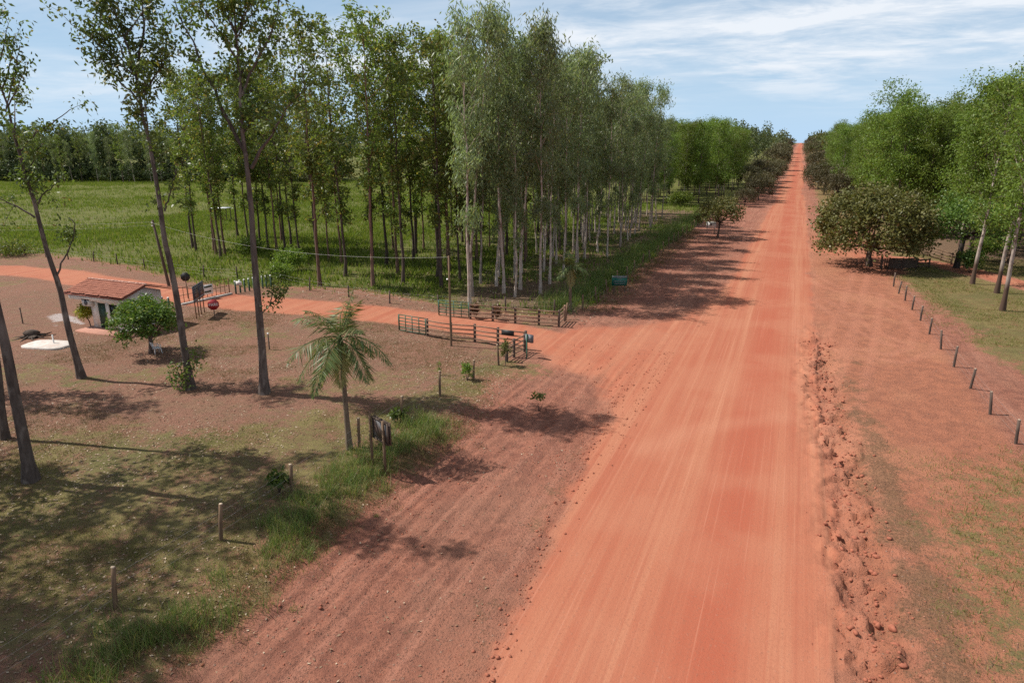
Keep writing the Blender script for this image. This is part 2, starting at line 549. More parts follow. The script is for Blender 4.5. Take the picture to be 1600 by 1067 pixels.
BERM = [(-6.2, 6), (-6.45, 14.4), (-7.36, 21.3), (-8.03, 30.9), (-8.3, 36)]
TRACK = [tuple(G(*p)[:2]) for p in [(1120, 590), (1000, 563), (850, 531), (700, 503), (600, 490), (500, 481), (400, 474), (330, 468), (260, 457), (180, 445), (90, 430), (0, 422), (-200, 420)]]
DRIVE = [tuple(G(*p)[:2]) for p in [(1250, 388), (1300, 394), (1350, 401), (1420, 405), (1480, 414), (1530, 428), (1600, 445), (1700, 470)]]
FLARE = [tuple(G(*p)[:2]) for p in [(880, 514), (1000, 508), (1090, 480), (1130, 455), (1160, 520), (1120, 640), (1080, 760), (1010, 720), (985, 660), (960, 622), (915, 590), (860, 560), (835, 545)]]
FIELD = [tuple(G(*p)[:2]) for p in [(0, 399), (70, 399), (130, 407), (200, 417), (260, 432), (330, 446), (420, 450), (500, 452), (570, 456), (640, 468), (700, 484), (790, 490), (870, 494), (905, 486), (928, 470), (985, 430), (1040, 390), (1095, 352)]] + [(-14, 170), (-12, 300), (-14, 3500), (-3000, 3500), (-3000, 60)]
YARD_GREEN = [tuple(G(*p)[:2]) for p in [(-60, 690), (100, 655), (260, 660), (420, 650), (560, 640), (650, 600), (720, 560), (820, 545), (850, 580), (800, 610), (700, 650), (650, 700), (640, 740), (560, 815), (430, 910), (200, 1067), (-150, 1067)]]
RIGHT_GREEN = [tuple(G(*p)[:2]) for p in [(1385, 430), (1440, 428), (1500, 432), (1560, 450), (1640, 480), (1700, 640), (1640, 620), (1560, 555), (1500, 515), (1455, 480)]]
RIGHT_PATCH = [tuple(G(*p)[:2]) for p in [(1480, 720), (1560, 690), (1700, 760), (1700, 1100), (1500, 1100), (1440, 900), (1400, 800)]]
DRYSTRIP = [tuple(G(*p)[:2]) for p in [(1312, 560), (1335, 640), (1370, 740), (1420, 830), (1470, 960), (1510, 1090)]]
DRYSTRIP_L = [tuple(G(*p)[:2]) for p in [(905, 700), (870, 765), (835, 820), (795, 890), (755, 980), (720, 1080)]]
PALE_TRACK = [tuple(G(*p)[:2]) for p in [(1010, 700), (1080, 672), (1150, 660), (1230, 652)]]
BARE_YARD = [tuple(G(*p)[:2]) for p in [(-200, 430), (60, 440), (250, 470), (420, 490), (600, 505), (640, 530), (590, 600), (430, 600), (300, 580), (150, 640), (0, 640), (-200, 600)]]
WHITE_PATCH = [tuple(G(*p)[:2]) for p in [(68, 495), (95, 487), (120, 492), (138, 505), (128, 510), (100, 503), (95, 512), (72, 510)]]


def edge_x(y):
    left = 0.35 * (fbm(y * 0.09, 3.1, 3) - 0.5) * 2 + np.interp(y, [0, 14.4, 21.3, 30.9, 38, 46, 60, 75, 150, 235, 700], [-6.2, -6.4, -7.1, -7.7, -7.8, -7.2, -6.1, -5.4, -4.9, -4.3, -4.0]) + sst(y, 150, 260) * 2.2 * (fbm(y * 0.03, 4.4, 2, 6) - 0.5)
    right = 2.45 + 0.35 * (fbm(y * 0.11, 9.4, 3, 2) - 0.5) * 2 - 0.6 * sst(y, 170, 260) + sst(y, 150, 260) * 2.2 * (fbm(y * 0.03, 7.7, 2, 3) - 0.5)
    return left, right


def berm_x(y):
    p = np.array(BERM)
    return np.interp(y, p[:, 1], p[:, 0]) + 0.25 * (fbm(y * 0.35, 1.7, 3, 3) - 0.5) * 2


def gully_x(y):
    return np.interp(y, [0, 18, 31, 44, 60], [3.7, 3.65, 3.5, 2.75, 2.6]) + 0.35 * (fbm(y * 0.22, 6.6, 3, 4) - 0.5) * 2


def masks(x, y):
    nz = fbm(x * 0.35, y * 0.35, 4, 1) - 0.5
    nz2 = fbm(x * 0.9, y * 0.9, 3, 2) - 0.5
    l, r = edge_x(y)
    main = np.minimum(x - l, r - x)
    road = np.maximum(sst(main + nz2 * 1.0 + nz * 0.6, -1.0, 0.55), 0.42 * sst(main + nz * 3.5, -3.0, 0.2))
    trk = sst(2.7 - seg_dist(x, y, TRACK) + nz * 1.2, -0.5, 0.7)
    flare = sst(poly_sd(x, y, FLARE) + nz * 3.0 + nz2 * 1.5, -1.9, 1.6)
    drv = sst(1.9 - seg_dist(x, y, DRIVE) + nz * 1.4, -0.5, 0.6)
    fld = sst(poly_sd(x, y, FIELD) + nz * 3, -1.0, 1.5)
    yg = sst(poly_sd(x, y, YARD_GREEN) + nz * 5, -2.0, 3.0)
    bare = sst(poly_sd(x, y, BARE_YARD) + nz * 5, -2.5, 2.5)
    rg = sst(poly_sd(x, y, RIGHT_GREEN) + nz * 4, -1.5, 2.0)
    rg = np.maximum(rg, sst(x - 11.9 + nz * 2.5, 0.0, 2.0) * sst(y, 60, 75) * (1 - drv))
    rp = sst(poly_sd(x, y, RIGHT_PATCH) + nz * 4, -2.5, 2.5)
    far_r = sst(x - 4.2 + nz * 2, 0, 2.5) * sst(y, 112, 150)
    dry = sst(0.55 + 0.030 * (42 - y) * (y < 42) - seg_dist(x, y, DRYSTRIP) + nz * 2.2 + nz2 * 2.0, -1.2, 1.0)
    dry = np.maximum(dry, 0.85 * sst(0.45 - seg_dist(x, y, DRYSTRIP_L) + nz * 2.2 + nz2 * 2.0, -0.9, 0.9))
    wht = sst(poly_sd(x, y, WHITE_PATCH) + nz * 1.5, -0.2, 0.5)
    return dict(road=road, trk=trk, flare=flare, drv=drv, fld=fld, yg=yg, bare=bare, rg=rg, rp=rp, far_r=far_r, dry=dry, wht=wht)


def zf(x, y, step=0.15):
    x = np.asarray(x, float); y = np.asarray(y, float)
    l, r = edge_x(y)
    main = np.minimum(x - l, r - x)
    off = sst(-main, 0.0, 1.2)
    fine = np.clip(0.6 / np.maximum(step, 0.01), 0, 1) * (np.clip(1.3 - step, 0, 1))
    z = hill(y)
    z = z + off * 0.22 * (fbm(x * 0.06, y * 0.06, 3, 1) - 0.5)
    near = 1 - sst(y, 45, 70)
    # road: very low washboard, slight crown
    z = z + (1 - off) * (0.012 * (fbm(x * 1.1, y * 0.05, 3, 2) - 0.5) * fine)
    # rutted verge on the left, tracks running with the road
    verge = sst(-x, 8.2, 9.2) * (1 - sst(-x, 14.2, 15.4)) * (1 - sst(y, 38, 46))
    rid = np.abs(fbm(x * 1.5 + 0.5 * fbm(x * 0.2, y * 0.12, 2, 5), y * 0.055, 3, 3) - 0.5) * 2
    z = z + verge * fine * (0.20 * (rid - 0.25) + 0.10 * (fbm(x * 2.2, y * 1.6, 4, 4) - 0.5))
    # graded lip at the left road edge
    bx = berm_x(y)
    lipw = (1 - sst(y, 30, 38))
    z = z + lipw * (0.13 * sst(bx - x, -0.08, 0.14) - 0.02) * off
    z = z + lipw * fine * np.exp(-((x - bx + 0.25) / 0.35) ** 2) * 0.16 * (fbm(x * 3.1, y * 3.1, 3, 6) - 0.4)
    # yard stands a little above the verge
    z = z + 0.24 * sst(-x, 14.5, 15.8) * (1 - sst(y, 33, 42)) * (1 - sst(-x, 24, 40))
    # washed-out gully on the right
    gx = gully_x(y)
    gw = np.exp(-((x - gx) / 1.1) ** 2) * (1 - sst(y, 48, 66))
    cut = fbm(x * 1.25, y * 0.9, 4, 5)
    z = z + gw * (-0.05 + fine * (0.26 * (fbm(x * 2.3, y * 2.0, 4, 5) - 0.5) - 0.26 * sst(cut, 0.46, 0.49) + 0.10 * sst(fbm(x * 2.9, y * 2.4, 3, 2), 0.55, 0.59)))
    z = z - 0.08 * sst(x - 0.3 * (fbm(y * 0.45, 2.2, 3, 6) - 0.5) * 2, 2.50, 2.60) * (1 - sst(x, 3.2, 4.4)) * near
    # rough earth elsewhere
    z = z + off * fine * 0.075 * (fbm(x * 1.7, y * 1.7, 4, 0) - 0.5)
    # turning ruts in the right-hand apron
    z = z + fine * 0.06 * sst(x, 3.2, 4.5) * (1 - sst(x, 10, 11)) * sst(y, 44, 50) * (1 - sst(y, 85, 95)) * (np.abs(fbm(x * 0.9 - y * 0.25, y * 0.20 + x * 0.1, 3, 7) - 0.5) * 2 - 0.3)
    return z


def zs(x, y):
    return float(zf(np.array([x]), np.array([y]))[0])


def axis(lo, hi, step, segs_lo, segs_hi):
    a = list(np.arange(lo, hi, step))
    for lim, g in segs_hi:
        s = a[-1] - a[-2]
        while a[-1] < lim:
            s *= g; a.append(a[-1] + s)
    b = []; s = step; p = lo
    for lim, g in segs_lo:
        while p > lim:
            s *= g; p -= s; b.append(p)
    return np.array(b[::-1] + a)


gxs = axis(-24, 12, 0.105, [(-95, 1.02), (-3200, 1.09)], [(60, 1.02), (3200, 1.09)])
gys = axis(9, 50, 0.13, [(-160, 1.16)], [(210, 1.02), (4200, 1.06)])
GX, GY = np.meshgrid(gxs, gys)
stx = np.gradient(gxs)[None, :] * np.ones_like(GX); sty = np.gradient(gys)[:, None] * np.ones_like(GX)
GZ = zf(GX, GY, np.maximum(stx, sty))
mk = masks(GX, GY)
road_all = np.clip(np.maximum.reduce([mk['road'], mk['trk'] * 0.80, mk['flare'] * 0.80, mk['drv'] * 0.65]), 0, 1)
green = np.maximum.reduce([mk['fld'], mk['rg'] * 0.95, mk['yg'] * 0.80, mk['rp'] * 0.62, mk['far_r'] * 0.8]) * (1 - road_all)
apron = sst(GX, 2.0, 3.5) * (1 - sst(GX, 10.5, 12)) * (1 - sst(GY, 110, 150))
bareness = np.maximum(mk['bare'], 0.9 * sst(-GX + 2 * (fbm(GX * 0.3, GY * 0.3, 3, 2) - 0.5), 15.0, 18.0)) * (1 - mk['fld']) * (1 - road_all)
green = np.maximum(green, 0.72 * sst(1.7 - np.abs(GX + 16.2) + (fbm(GX * 0.5, GY * 0.5, 3, 5) - 0.5) * 2.5, -0.6, 0.9) * (1 - sst(GY, 28, 33)))
litterz = 0.85 * sst(GX, 14.5, 18) * sst(GY, 99, 104) * (1 - mk['drv']) + mk['fld'] * sst(GX, -34, -26) * sst(GY, 52, 58) * (1 - sst(GY, 150, 165))
green = np.maximum(green, bareness * 0.62 * sst(fbm(GX * 0.22, GY * 0.22, 4, 3), 0.50, 0.64))
zone_a = np.stack([road_all, green, bareness, mk['dry'] * (1 - road_all)], -1)
ARCS = [[tuple(G(*p)[:2]) for p in q] for q in ([(1262, 520), (1330, 548), (1400, 560), (1440, 546), (1448, 520), (1420, 492), (1370, 470), (1300, 450), (1262, 430)], [(1262, 610), (1300, 545), (1330, 480), (1345, 425)], [(1280, 470), (1350, 515), (1400, 536)], [(1300, 700), (1330, 600), (1352, 520), (1362, 460)], [(1400, 1067), (1380, 900), (1345, 760), (1318, 640)])]
arc = np.zeros_like(GX)
for q in ARCS:
    dq = seg_dist(GX, GY, q)
    arc = np.maximum(arc, sst(0.55 - np.abs(dq - 0.75), 0.0, 0.45) * (0.35 + 0.65 * fbm(GX * 0.4, GY * 0.4, 3, 4)))
zone_b = np.stack([apron, litterz, mk['wht'], np.maximum(sst(1.1 - seg_dist(GX, GY, PALE_TRACK), -0.2, 1.1), arc)], -1)

t = NT('red_earth')
P1 = t.pos()
za = t.n('ShaderNodeAttribute', attribute_name='zone_a'); zb = t.n('ShaderNodeAttribute', attribute_name='zone_b')
sa = t.n('ShaderNodeSeparateColor'); t.l(za.outputs['Color'], sa.inputs[0])
sb = t.n('ShaderNodeSeparateColor'); t.l(zb.outputs['Color'], sb.inputs[0])
n_fine = t.noise(P1, 9.0, 6, 0.7)
n_mid = t.noise(P1, 1.3, 5, 0.6)
n_big = t.noise(P1, 0.16, 4, 0.55)
n_grain = t.noise(P1, 38.0, 3, 0.7)
n_streak = t.noise(t.pos((0.95, 0.018, 0.3)), 1.0, 5, 0.62)
n_streak2 = t.noise(t.pos((3.6, 0.03, 0.3)), 1.0, 3, 0.6)
n_rut = t.noise(t.pos((1.6, 0.10, 0.3)), 1.0, 5, 0.65)
vor = t.n('ShaderNodeTexVoronoi', feature='F1'); t.l(P1, vor.inputs['Vector']); vor.inputs['Scale'].default_value = 5.5
vc = t.n('ShaderNodeSeparateColor'); t.l(vor.outputs['Color'], vc.inputs[0])
peb = t.math('MULTIPLY', t.rng(vor.outputs['Distance'], 0.26, 0.14), t.rng(vc.outputs[0], 0.62, 0.70))
vor2 = t.n('ShaderNodeTexVoronoi', feature='F1'); t.l(P1, vor2.inputs['Vector']); vor2.inputs['Scale'].default_value = 14.0
vc2 = t.n('ShaderNodeSeparateColor'); t.l(vor2.outputs['Color'], vc2.inputs[0])
peb2 = t.math('MULTIPLY', t.rng(vor2.outputs['Distance'], 0.36, 0.18), t.rng(vc2.outputs[0], 0.55, 0.62))
# worn earth of verges and yard
soil = t.mix(t.rng(n_mid, 0.36, 0.64), (0.293, 0.121, 0.078), (0.203, 0.083, 0.056))
soil = t.mix(t.math('MULTIPLY', t.rng(n_rut, 0.45, 0.66), 0.6), soil, (0.361, 0.164, 0.111))
soil = t.mix(t.math('MULTIPLY', t.rng(n_fine, 0.50, 0.62), 0.75), soil, (0.150, 0.067, 0.046))
soil = t.mix(t.math('MULTIPLY', t.rng(n_big, 0.45, 0.65), 0.35), soil, (0.271, 0.138, 0.092))
# the yard: browner, dusted with old leaves
yard = t.mix(t.rng(n_fine, 0.42, 0.60), (0.189, 0.113, 0.076), (0.124, 0.073, 0.051))
yard = t.mix(t.math('MULTIPLY', t.rng(n_mid, 0.45, 0.60), 0.55), yard, (0.178, 0.133, 0.077))
yard = t.mix(t.math('MULTIPLY', t.rng(n_big, 0.45, 0.60), 0.5), yard, (0.207, 0.106, 0.071))
soil = t.mix(t.math('MULTIPLY', sa.outputs[2], 0.75), soil, yard)
# the apron right of the road: dusty pink
ap = t.mix(t.rng(n_mid, 0.36, 0.64), (0.333, 0.131, 0.076), (0.258, 0.104, 0.063))
ap = t.mix(t.math('MULTIPLY', t.rng(n_big, 0.46, 0.62), 0.6), ap, (0.365, 0.162, 0.093))
ap = t.mix(t.math('MULTIPLY', t.rng(n_fine, 0.52, 0.70), 0.55), ap, (0.187, 0.076, 0.046))
ap = t.mix(t.math('MULTIPLY', zb.outputs['Alpha'], 0.45), ap, (0.428, 0.179, 0.115))
soil = t.mix(sb.outputs[0], soil, ap)
# graded road
rd = t.mix(t.rng(n_streak, 0.36, 0.64), (0.358, 0.146, 0.084), (0.311, 0.099, 0.056))
rd = t.mix(t.math('MULTIPLY', t.rng(n_streak2, 0.45, 0.66), 0.45), rd, (0.290, 0.087, 0.049))
sx = t.n('ShaderNodeSeparateXYZ'); t.l(P1, sx.inputs[0])
lane = t.math('ABSOLUTE', t.math('ADD', t.math('ADD', sx.outputs[0], 0.9), t.math('MULTIPLY', t.math('SUBTRACT', n_big, 0.5), 0.7)), 0.0)
rd = t.mix(t.math('MULTIPLY', t.rng(lane, 1.9, 0.3), 0.8), rd, (0.303, 0.079, 0.044))
rd = t.mix(t.math('MULTIPLY', t.rng(n_fine, 0.46, 0.66), 0.5), rd, (0.255, 0.094, 0.056))
rd = t.mix(t.math('MULTIPLY', t.rng(n_big, 0.42, 0.62), 0.30), rd, (0.366, 0.162, 0.097))
rd = t.mix(t.math('MULTIPLY', zb.outputs['Alpha'], 0.28), rd, (0.393, 0.183, 0.113))
n_tyre = t.noise(t.pos((8.5, 0.045, 0.3)), 1.0, 4, 0.7)
rd = t.mix(t.math('MULTIPLY', t.rng(n_tyre, 0.52, 0.66), 0.38), rd, (0.278, 0.088, 0.053))
rd = t.mix(t.math('MULTIPLY', t.rng(n_tyre, 0.44, 0.32), 0.30), rd, (0.458, 0.215, 0.140))
rfac = t.rng(t.math('ADD', sa.outputs[0], t.math('MULTIPLY', t.math('SUBTRACT', n_mid, 0.5), 0.7)), 0.10, 0.92)
col = t.mix(rfac, soil, rd)
# dry grass mat, green ground cover
dryc = t.mix(t.rng(n_fine, 0.38, 0.62), (0.209, 0.117, 0.065), (0.114, 0.067, 0.038))
dfac = t.rng(t.math('ADD', za.outputs['Alpha'], t.math('ADD', t.math('MULTIPLY', t.math('SUBTRACT', n_fine, 0.5), 1.6), t.math('MULTIPLY', t.math('SUBTRACT', n_mid, 0.5), 1.3))), 0.35, 0.95)
col = t.mix(t.math('MULTIPLY', dfac, 0.78), col, dryc)
fldm = t.rng(sa.outputs[1], 0.965, 1.0)
grc = t.mix(t.rng(n_mid, 0.38, 0.62), t.mix(fldm, (0.088, 0.092, 0.026), (0.050, 0.090, 0.013)), t.mix(fldm, (0.165, 0.145, 0.052), (0.092, 0.130, 0.024)))
grc = t.mix(t.math('MULTIPLY', t.rng(n_big, 0.48, 0.62), 0.6), grc, (0.057, 0.085, 0.021))
fieldf = t.rng(sa.outputs[1], 0.965, 1.0, 0.7, 0.0)
grc = t.mix(t.math('MULTIPLY', t.rng(n_fine, 0.48, 0.64), fieldf), grc, (0.179, 0.134, 0.068))
gn = t.math('ADD', t.math('MULTIPLY', t.math('SUBTRACT', n_mid, 0.5), 1.4), t.math('MULTIPLY', t.math('SUBTRACT', n_fine, 0.5), 1.8))
gfac = t.rng(t.math('ADD', sa.outputs[1], gn), 0.36, 0.90)
col = t.mix(t.math('MULTIPLY', gfac, 0.85), col, grc)
lit = t.mix(t.rng(n_fine, 0.38, 0.66), (0.173, 0.104, 0.071), (0.097, 0.063, 0.043))
lfac = t.rng(t.math('ADD', sb.outputs[1], t.math('MULTIPLY', t.math('SUBTRACT', n_mid, 0.5), 1.3)), 0.35, 0.8)
col = t.mix(t.math('MULTIPLY', lfac, 0.85), col, lit)
wf = t.rng(t.math('ADD', sb.outputs[2], t.math('ADD', t.math('MULTIPLY', t.math('SUBTRACT', n_mid, 0.5), 1.2), t.math('MULTIPLY', t.math('SUBTRACT', n_fine, 0.5), 1.2))), 0.40, 0.85)
col = t.mix(wf, col, t.mix(n_fine, (0.432, 0.382, 0.360), (0.288, 0.223, 0.202)))
off_road = t.rng(rfac, 0.0, 1.0, 1.0, 0.28, False)
col = t.mix(t.math('MULTIPLY', t.math('MULTIPLY', peb2, off_road), 0.75), col, t.mix(vc2.outputs[1], (0.086, 0.040, 0.030), (0.317, 0.194, 0.144)))
col = t.mix(t.math('MULTIPLY', t.math('MULTIPLY', peb, off_road), 0.7), col, t.mix(vc.outputs[1], (0.094, 0.043, 0.032), (0.331, 0.216, 0.158)))
col = t.mix(t.math('MULTIPLY', t.rng(n_grain, 0.52, 0.70), 0.35), col, t.mix(0.6, col, (0.058, 0.029, 0.022)))
rough_h = t.math('ADD', t.math('ADD', t.math('MULTIPLY', n_fine, 0.8), t.math('MULTIPLY', n_grain, 0.25)), t.math('MULTIPLY', t.math('ADD', peb, peb2), 0.25))
bm = t.n('ShaderNodeBump'); bm.inputs['Distance'].default_value = 0.16
t.l(rough_h, bm.inputs['Height']); t.l(t.math('MULTIPLY', t.rng(rfac, 0.0, 1.0, 1.0, 0.30, False), 0.9), bm.inputs['Strength'])
M['earth'] = t.done(t.bsdf(col, 0.95, 0.12, bm.outputs[0]))


def terrain_piece(name, sel):
    nx = len(gxs)
    jj, ii = np.nonzero(sel)
    q = np.stack([jj * nx + ii, jj * nx + ii + 1, (jj + 1) * nx + ii + 1, (jj + 1) * nx + ii], -1)
    u, inv = np.unique(q, return_inverse=True)
    co = np.stack([GX.ravel()[u], GY.ravel()[u], GZ.ravel()[u]], -1)
    b = MB(); b.add(co, inv.reshape(-1, 4))
    me = b.mesh(name, M['earth'], True)
    for nm, z in (('zone_a', zone_a), ('zone_b', zone_b)):
        a = me.color_attributes.new(nm, 'FLOAT_COLOR', 'POINT')
        a.data.foreach_set('color', z.reshape(-1, 4)[u].astype(np.float32).reshape(-1))
    return tag(link(name, me), kind='structure')


def fm(a):
    return (a[:-1, :-1] + a[1:, :-1] + a[:-1, 1:] + a[1:, 1:]) / 4


f_main = fm(mk['road']) > 0.5
f_trk = (fm(np.maximum(mk['trk'], mk['flare'])) > 0.5) & ~f_main
f_drv = (fm(mk['drv']) > 0.5) & ~f_main & ~f_trk
road_o = terrain_piece('dirt_road', f_main)
road_o['label'] = 'wide straight red dirt road running to the horizon'
trk_o = terrain_piece('farm_track', f_trk)
trk_o['label'] = 'red dirt track branching left past the gates and guard house'
drv_o = terrain_piece('driveway', f_drv)
drv_o['label'] = 'red dirt driveway turning right behind the round tree'
grd_o = terrain_piece('ground', ~(f_main | f_trk | f_drv))
grd_o['label'] = 'red earth and grass ground around the road'

# ------------------------------------------------------------------ vegetation builders
def unit(a):
    return a / (np.linalg.norm(a, axis=-1, keepdims=True) + 1e-9)


def rdir(n, rng):
    return unit(rng.normal(size=(n, 3)))


def leaf_clumps(mb, centers, sig, per, L, W, rng, droop=0.3, odd=0.08, flat=0.7, hue=None):
    """spray leaves round every clump centre"""
    n = len(centers)
    cnt = rng.poisson(per, n).clip(2)
    idx = np.repeat(np.arange(n), cnt)
    k = len(idx)
    sg = np.broadcast_to(sig, (n,))[idx][:, None]
    p = centers[idx] + rng.normal(size=(k, 3)) * sg * np.array([1, 1, flat])
    d = unit(rdir(k, rng) + np.array([0, 0, -droop]))
    s = unit(np.cross(d, rdir(k, rng)))
    base = rng.random(n)[idx] if hue is None else hue[idx]
    c = np.zeros((k, 4)); c[:, 3] = 1
    c[:, 0] = np.clip(0.55 * base + 0.45 * rng.random(k), 0, 1)
    c[:, 1] = np.where(rng.random(k) < odd, 0.8 + 0.2 * rng.random(k), 0.3)
    ln = L * (0.65 + 0.7 * rng.random(k))
    mb.leaves(p, d, s, ln, W * (0.7 + 0.6 * rng.random(k)), c)


def curve_pts(a, d, length, n, up, rng, jit=0.08):
    pts = [np.array(a, float)]
    d = np.array(d, float)
    for i in range(n):
        d = d + np.array([0, 0, up]) + rng.normal(size=3) * jit
        d /= np.linalg.norm(d)
        pts.append(pts[-1] + d * length / n)
    return np.array(pts)


def column_tree(seed, H, r0, start, width, nbr, leaf, mats, lean=0.0, droop=0.3, per=26, sig=0.42, up=0.10, elev=(25, 60), twigs=4, low=0, top_w=0.45, sweep=0.25, odd=0.08, flat=0.75, bulge=0.5):
    """tall forest tree: (trunk mesh, crown mesh)"""
    rng = np.random.default_rng(seed)
    n = 16
    hs = np.linspace(0, 1, n)
    wx = np.cumsum(rng.normal(size=n)) * 0.05 * sweep * H / 10 + lean * hs ** 1.3 * H
    wy = np.cumsum(rng.normal(size=n)) * 0.05 * sweep * H / 10
    wx -= wx[0]; wy -= wy[0]
    tp = np.stack([wx, wy, hs * H * 0.97], -1)
    rr = r0 * (1 - 0.86 * hs ** 0.9); rr[0] *= 1.45; rr[1] *= 1.05
    tb = MB(); tb.tube(np.vstack([tp[0] - [0, 0, 0.4], tp]), np.concatenate([[rr[0] * 1.05], rr]), 8, wob=0.10)
    cr = MB()
    cs = []; az = rng.random() * 6.28
    for i in range(nbr + low):
        if i < nbr:
            f = start + (0.985 - start) * ((i + rng.random()) / nbr)
            u = (f - start) / (1 - start)
            prof = (top_w + (1 - top_w) * min(1, u / bulge + 0.25)) if u < bulge else (top_w + (1 - top_w) * max(0, 1 - (u - bulge) / (1 - bulge)) ** 0.8)
            Lb = width * prof * (0.45 + 0.9 * rng.random())
        else:
            f = 0.22 + 0.3 * rng.random(); Lb = width * (0.18 + 0.28 * rng.random())
        az += 2.4 + rng.normal() * 0.5
        el = radians(rng.uniform(*elev))
        p = np.array([np.interp(f, hs, tp[:, k]) for k in range(3)])
        d = np.array([cos(az) * cos(el), sin(az) * cos(el), sin(el)])
        bp = curve_pts(p, d, Lb, 5, up, rng)
        rb = max(0.018, r0 * 0.33 * (1 - f * 0.6))
        tb.tube(bp, np.linspace(rb, 0.012, 6), 5, cap=False)
        for _ in range(twigs):
            q = 1.5 + 3.5 * rng.random()
            j = int(min(q, 4)); a = bp[j] + (bp[j + 1] - bp[j]) * (q - j)
            td = unit(rng.normal(size=3) + d * 0.8 + np.array([0, 0, 0.25]))
            tw = curve_pts(a, td, Lb * (0.15 + 0.25 * rng.random()) + 0.3, 3, -droop * 0.25, rng)
            tb.tube(tw, [0.014, 0.011, 0.008, 0.006], 3, cap=False)
            cs.append(tw[-1]); cs.append((tw[1] + tw[2]) / 2)
        cs.append(bp[-1]); cs.append(bp[-2])
    top = tp[-1]
    for _ in range(10):
        cs.append(top + rng.normal(size=3) * np.array([0.5, 0.5, 0.5]) * width * 0.25)
    cs = np.array(cs)
    leaf_clumps(cr, cs, sig * (0.7 + 0.6 * rng.random(len(cs))), per, leaf[0], leaf[1], rng, droop, odd, flat)
    return tb.mesh('trunk', M[mats[0]], True), cr.mesh('crown', M[mats[1]])


def dome_tree(seed, R, z0, z1, r0, leaf, mats, nclump=170, per=45, sig=0.45, fork=0.25, droop=0.25, odd=0.08, lobes=9, multi=4, dip=-0.35):
    """broad spreading tree: crown of leaf clumps over an uneven dome"""
    rng = np.random.default_rng(seed)
    tb = MB(); cr = MB()
    hz = z0 + fork * (z1 - z0)
    tb.tube(np.array([[0, 0, -0.3], [0, 0, 0], [0.04 * R, 0.02 * R, hz * 0.5], [0.05 * R, 0, hz]]), [r0 * 1.5, r0 * 1.25, r0, r0 * 0.9], 8, wob=0.15)
    ld = rdir(lobes, rng); ld[:, 2] = np.abs(ld[:, 2]) * 0.8
    ls = 0.78 + 0.34 * rng.random(lobes)
    cs = []
    for _ in range(nclump):
        d = rdir(1, rng)[0]
        if d[2] < dip:
            d[2] = -d[2]
        q = np.argmax(ld @ d)
        rr = ls[q] * (0.9 + 0.2 * rng.random()) * rng.uniform(0.45, 1.0) ** 0.45
        zc = (z0 + z1) / 2 - 0.08 * (z1 - z0)
        c = np.array([d[0] * R * rr, d[1] * R * rr, zc + d[2] * (z1 - z0) * 0.56 * rr])
        c[2] = max(c[2], z0 + 0.1 * rng.random())
        cs.append(c)
    cs = np.array(cs)
    for i in range(multi * 3):
        c = cs[rng.integers(len(cs))] * np.array([0.85, 0.85, 0.95])
        a = np.array([0.05 * R, 0, hz * rng.uniform(0.75, 1.0)])
        m = (a + c) / 2 + np.array([0, 0, -0.12 * (z1 - z0)]) * rng.random() + rng.normal(size=3) * 0.06 * R
        tb.tube(np.array([a, a * 0.5 + m * 0.5, m, m * 0.4 + c * 0.6, c]), np.linspace(r0 * 0.55, r0 * 0.08, 5), 5, cap=False)
    leaf_clumps(cr, cs, sig * (0.7 + 0.6 * rng.random(len(cs))), per, leaf[0], leaf[1], rng, droop, odd, 0.8)
    return tb.mesh('trunk', M[mats[0]], True), cr.mesh('crown', M[mats[1]])


def plant(name, meshes, label, cat, x, y, rz=0.0, sc=1.0, group=None, sz=None, z=None):
    o = thing(name, label, cat, (x, y, (zs(x, y) if z is None else z) - 0.02), rz, group, (sc, sc, sz or sc))
    link('trunk', meshes[0], o); link('crown', meshes[1], o)
    return o


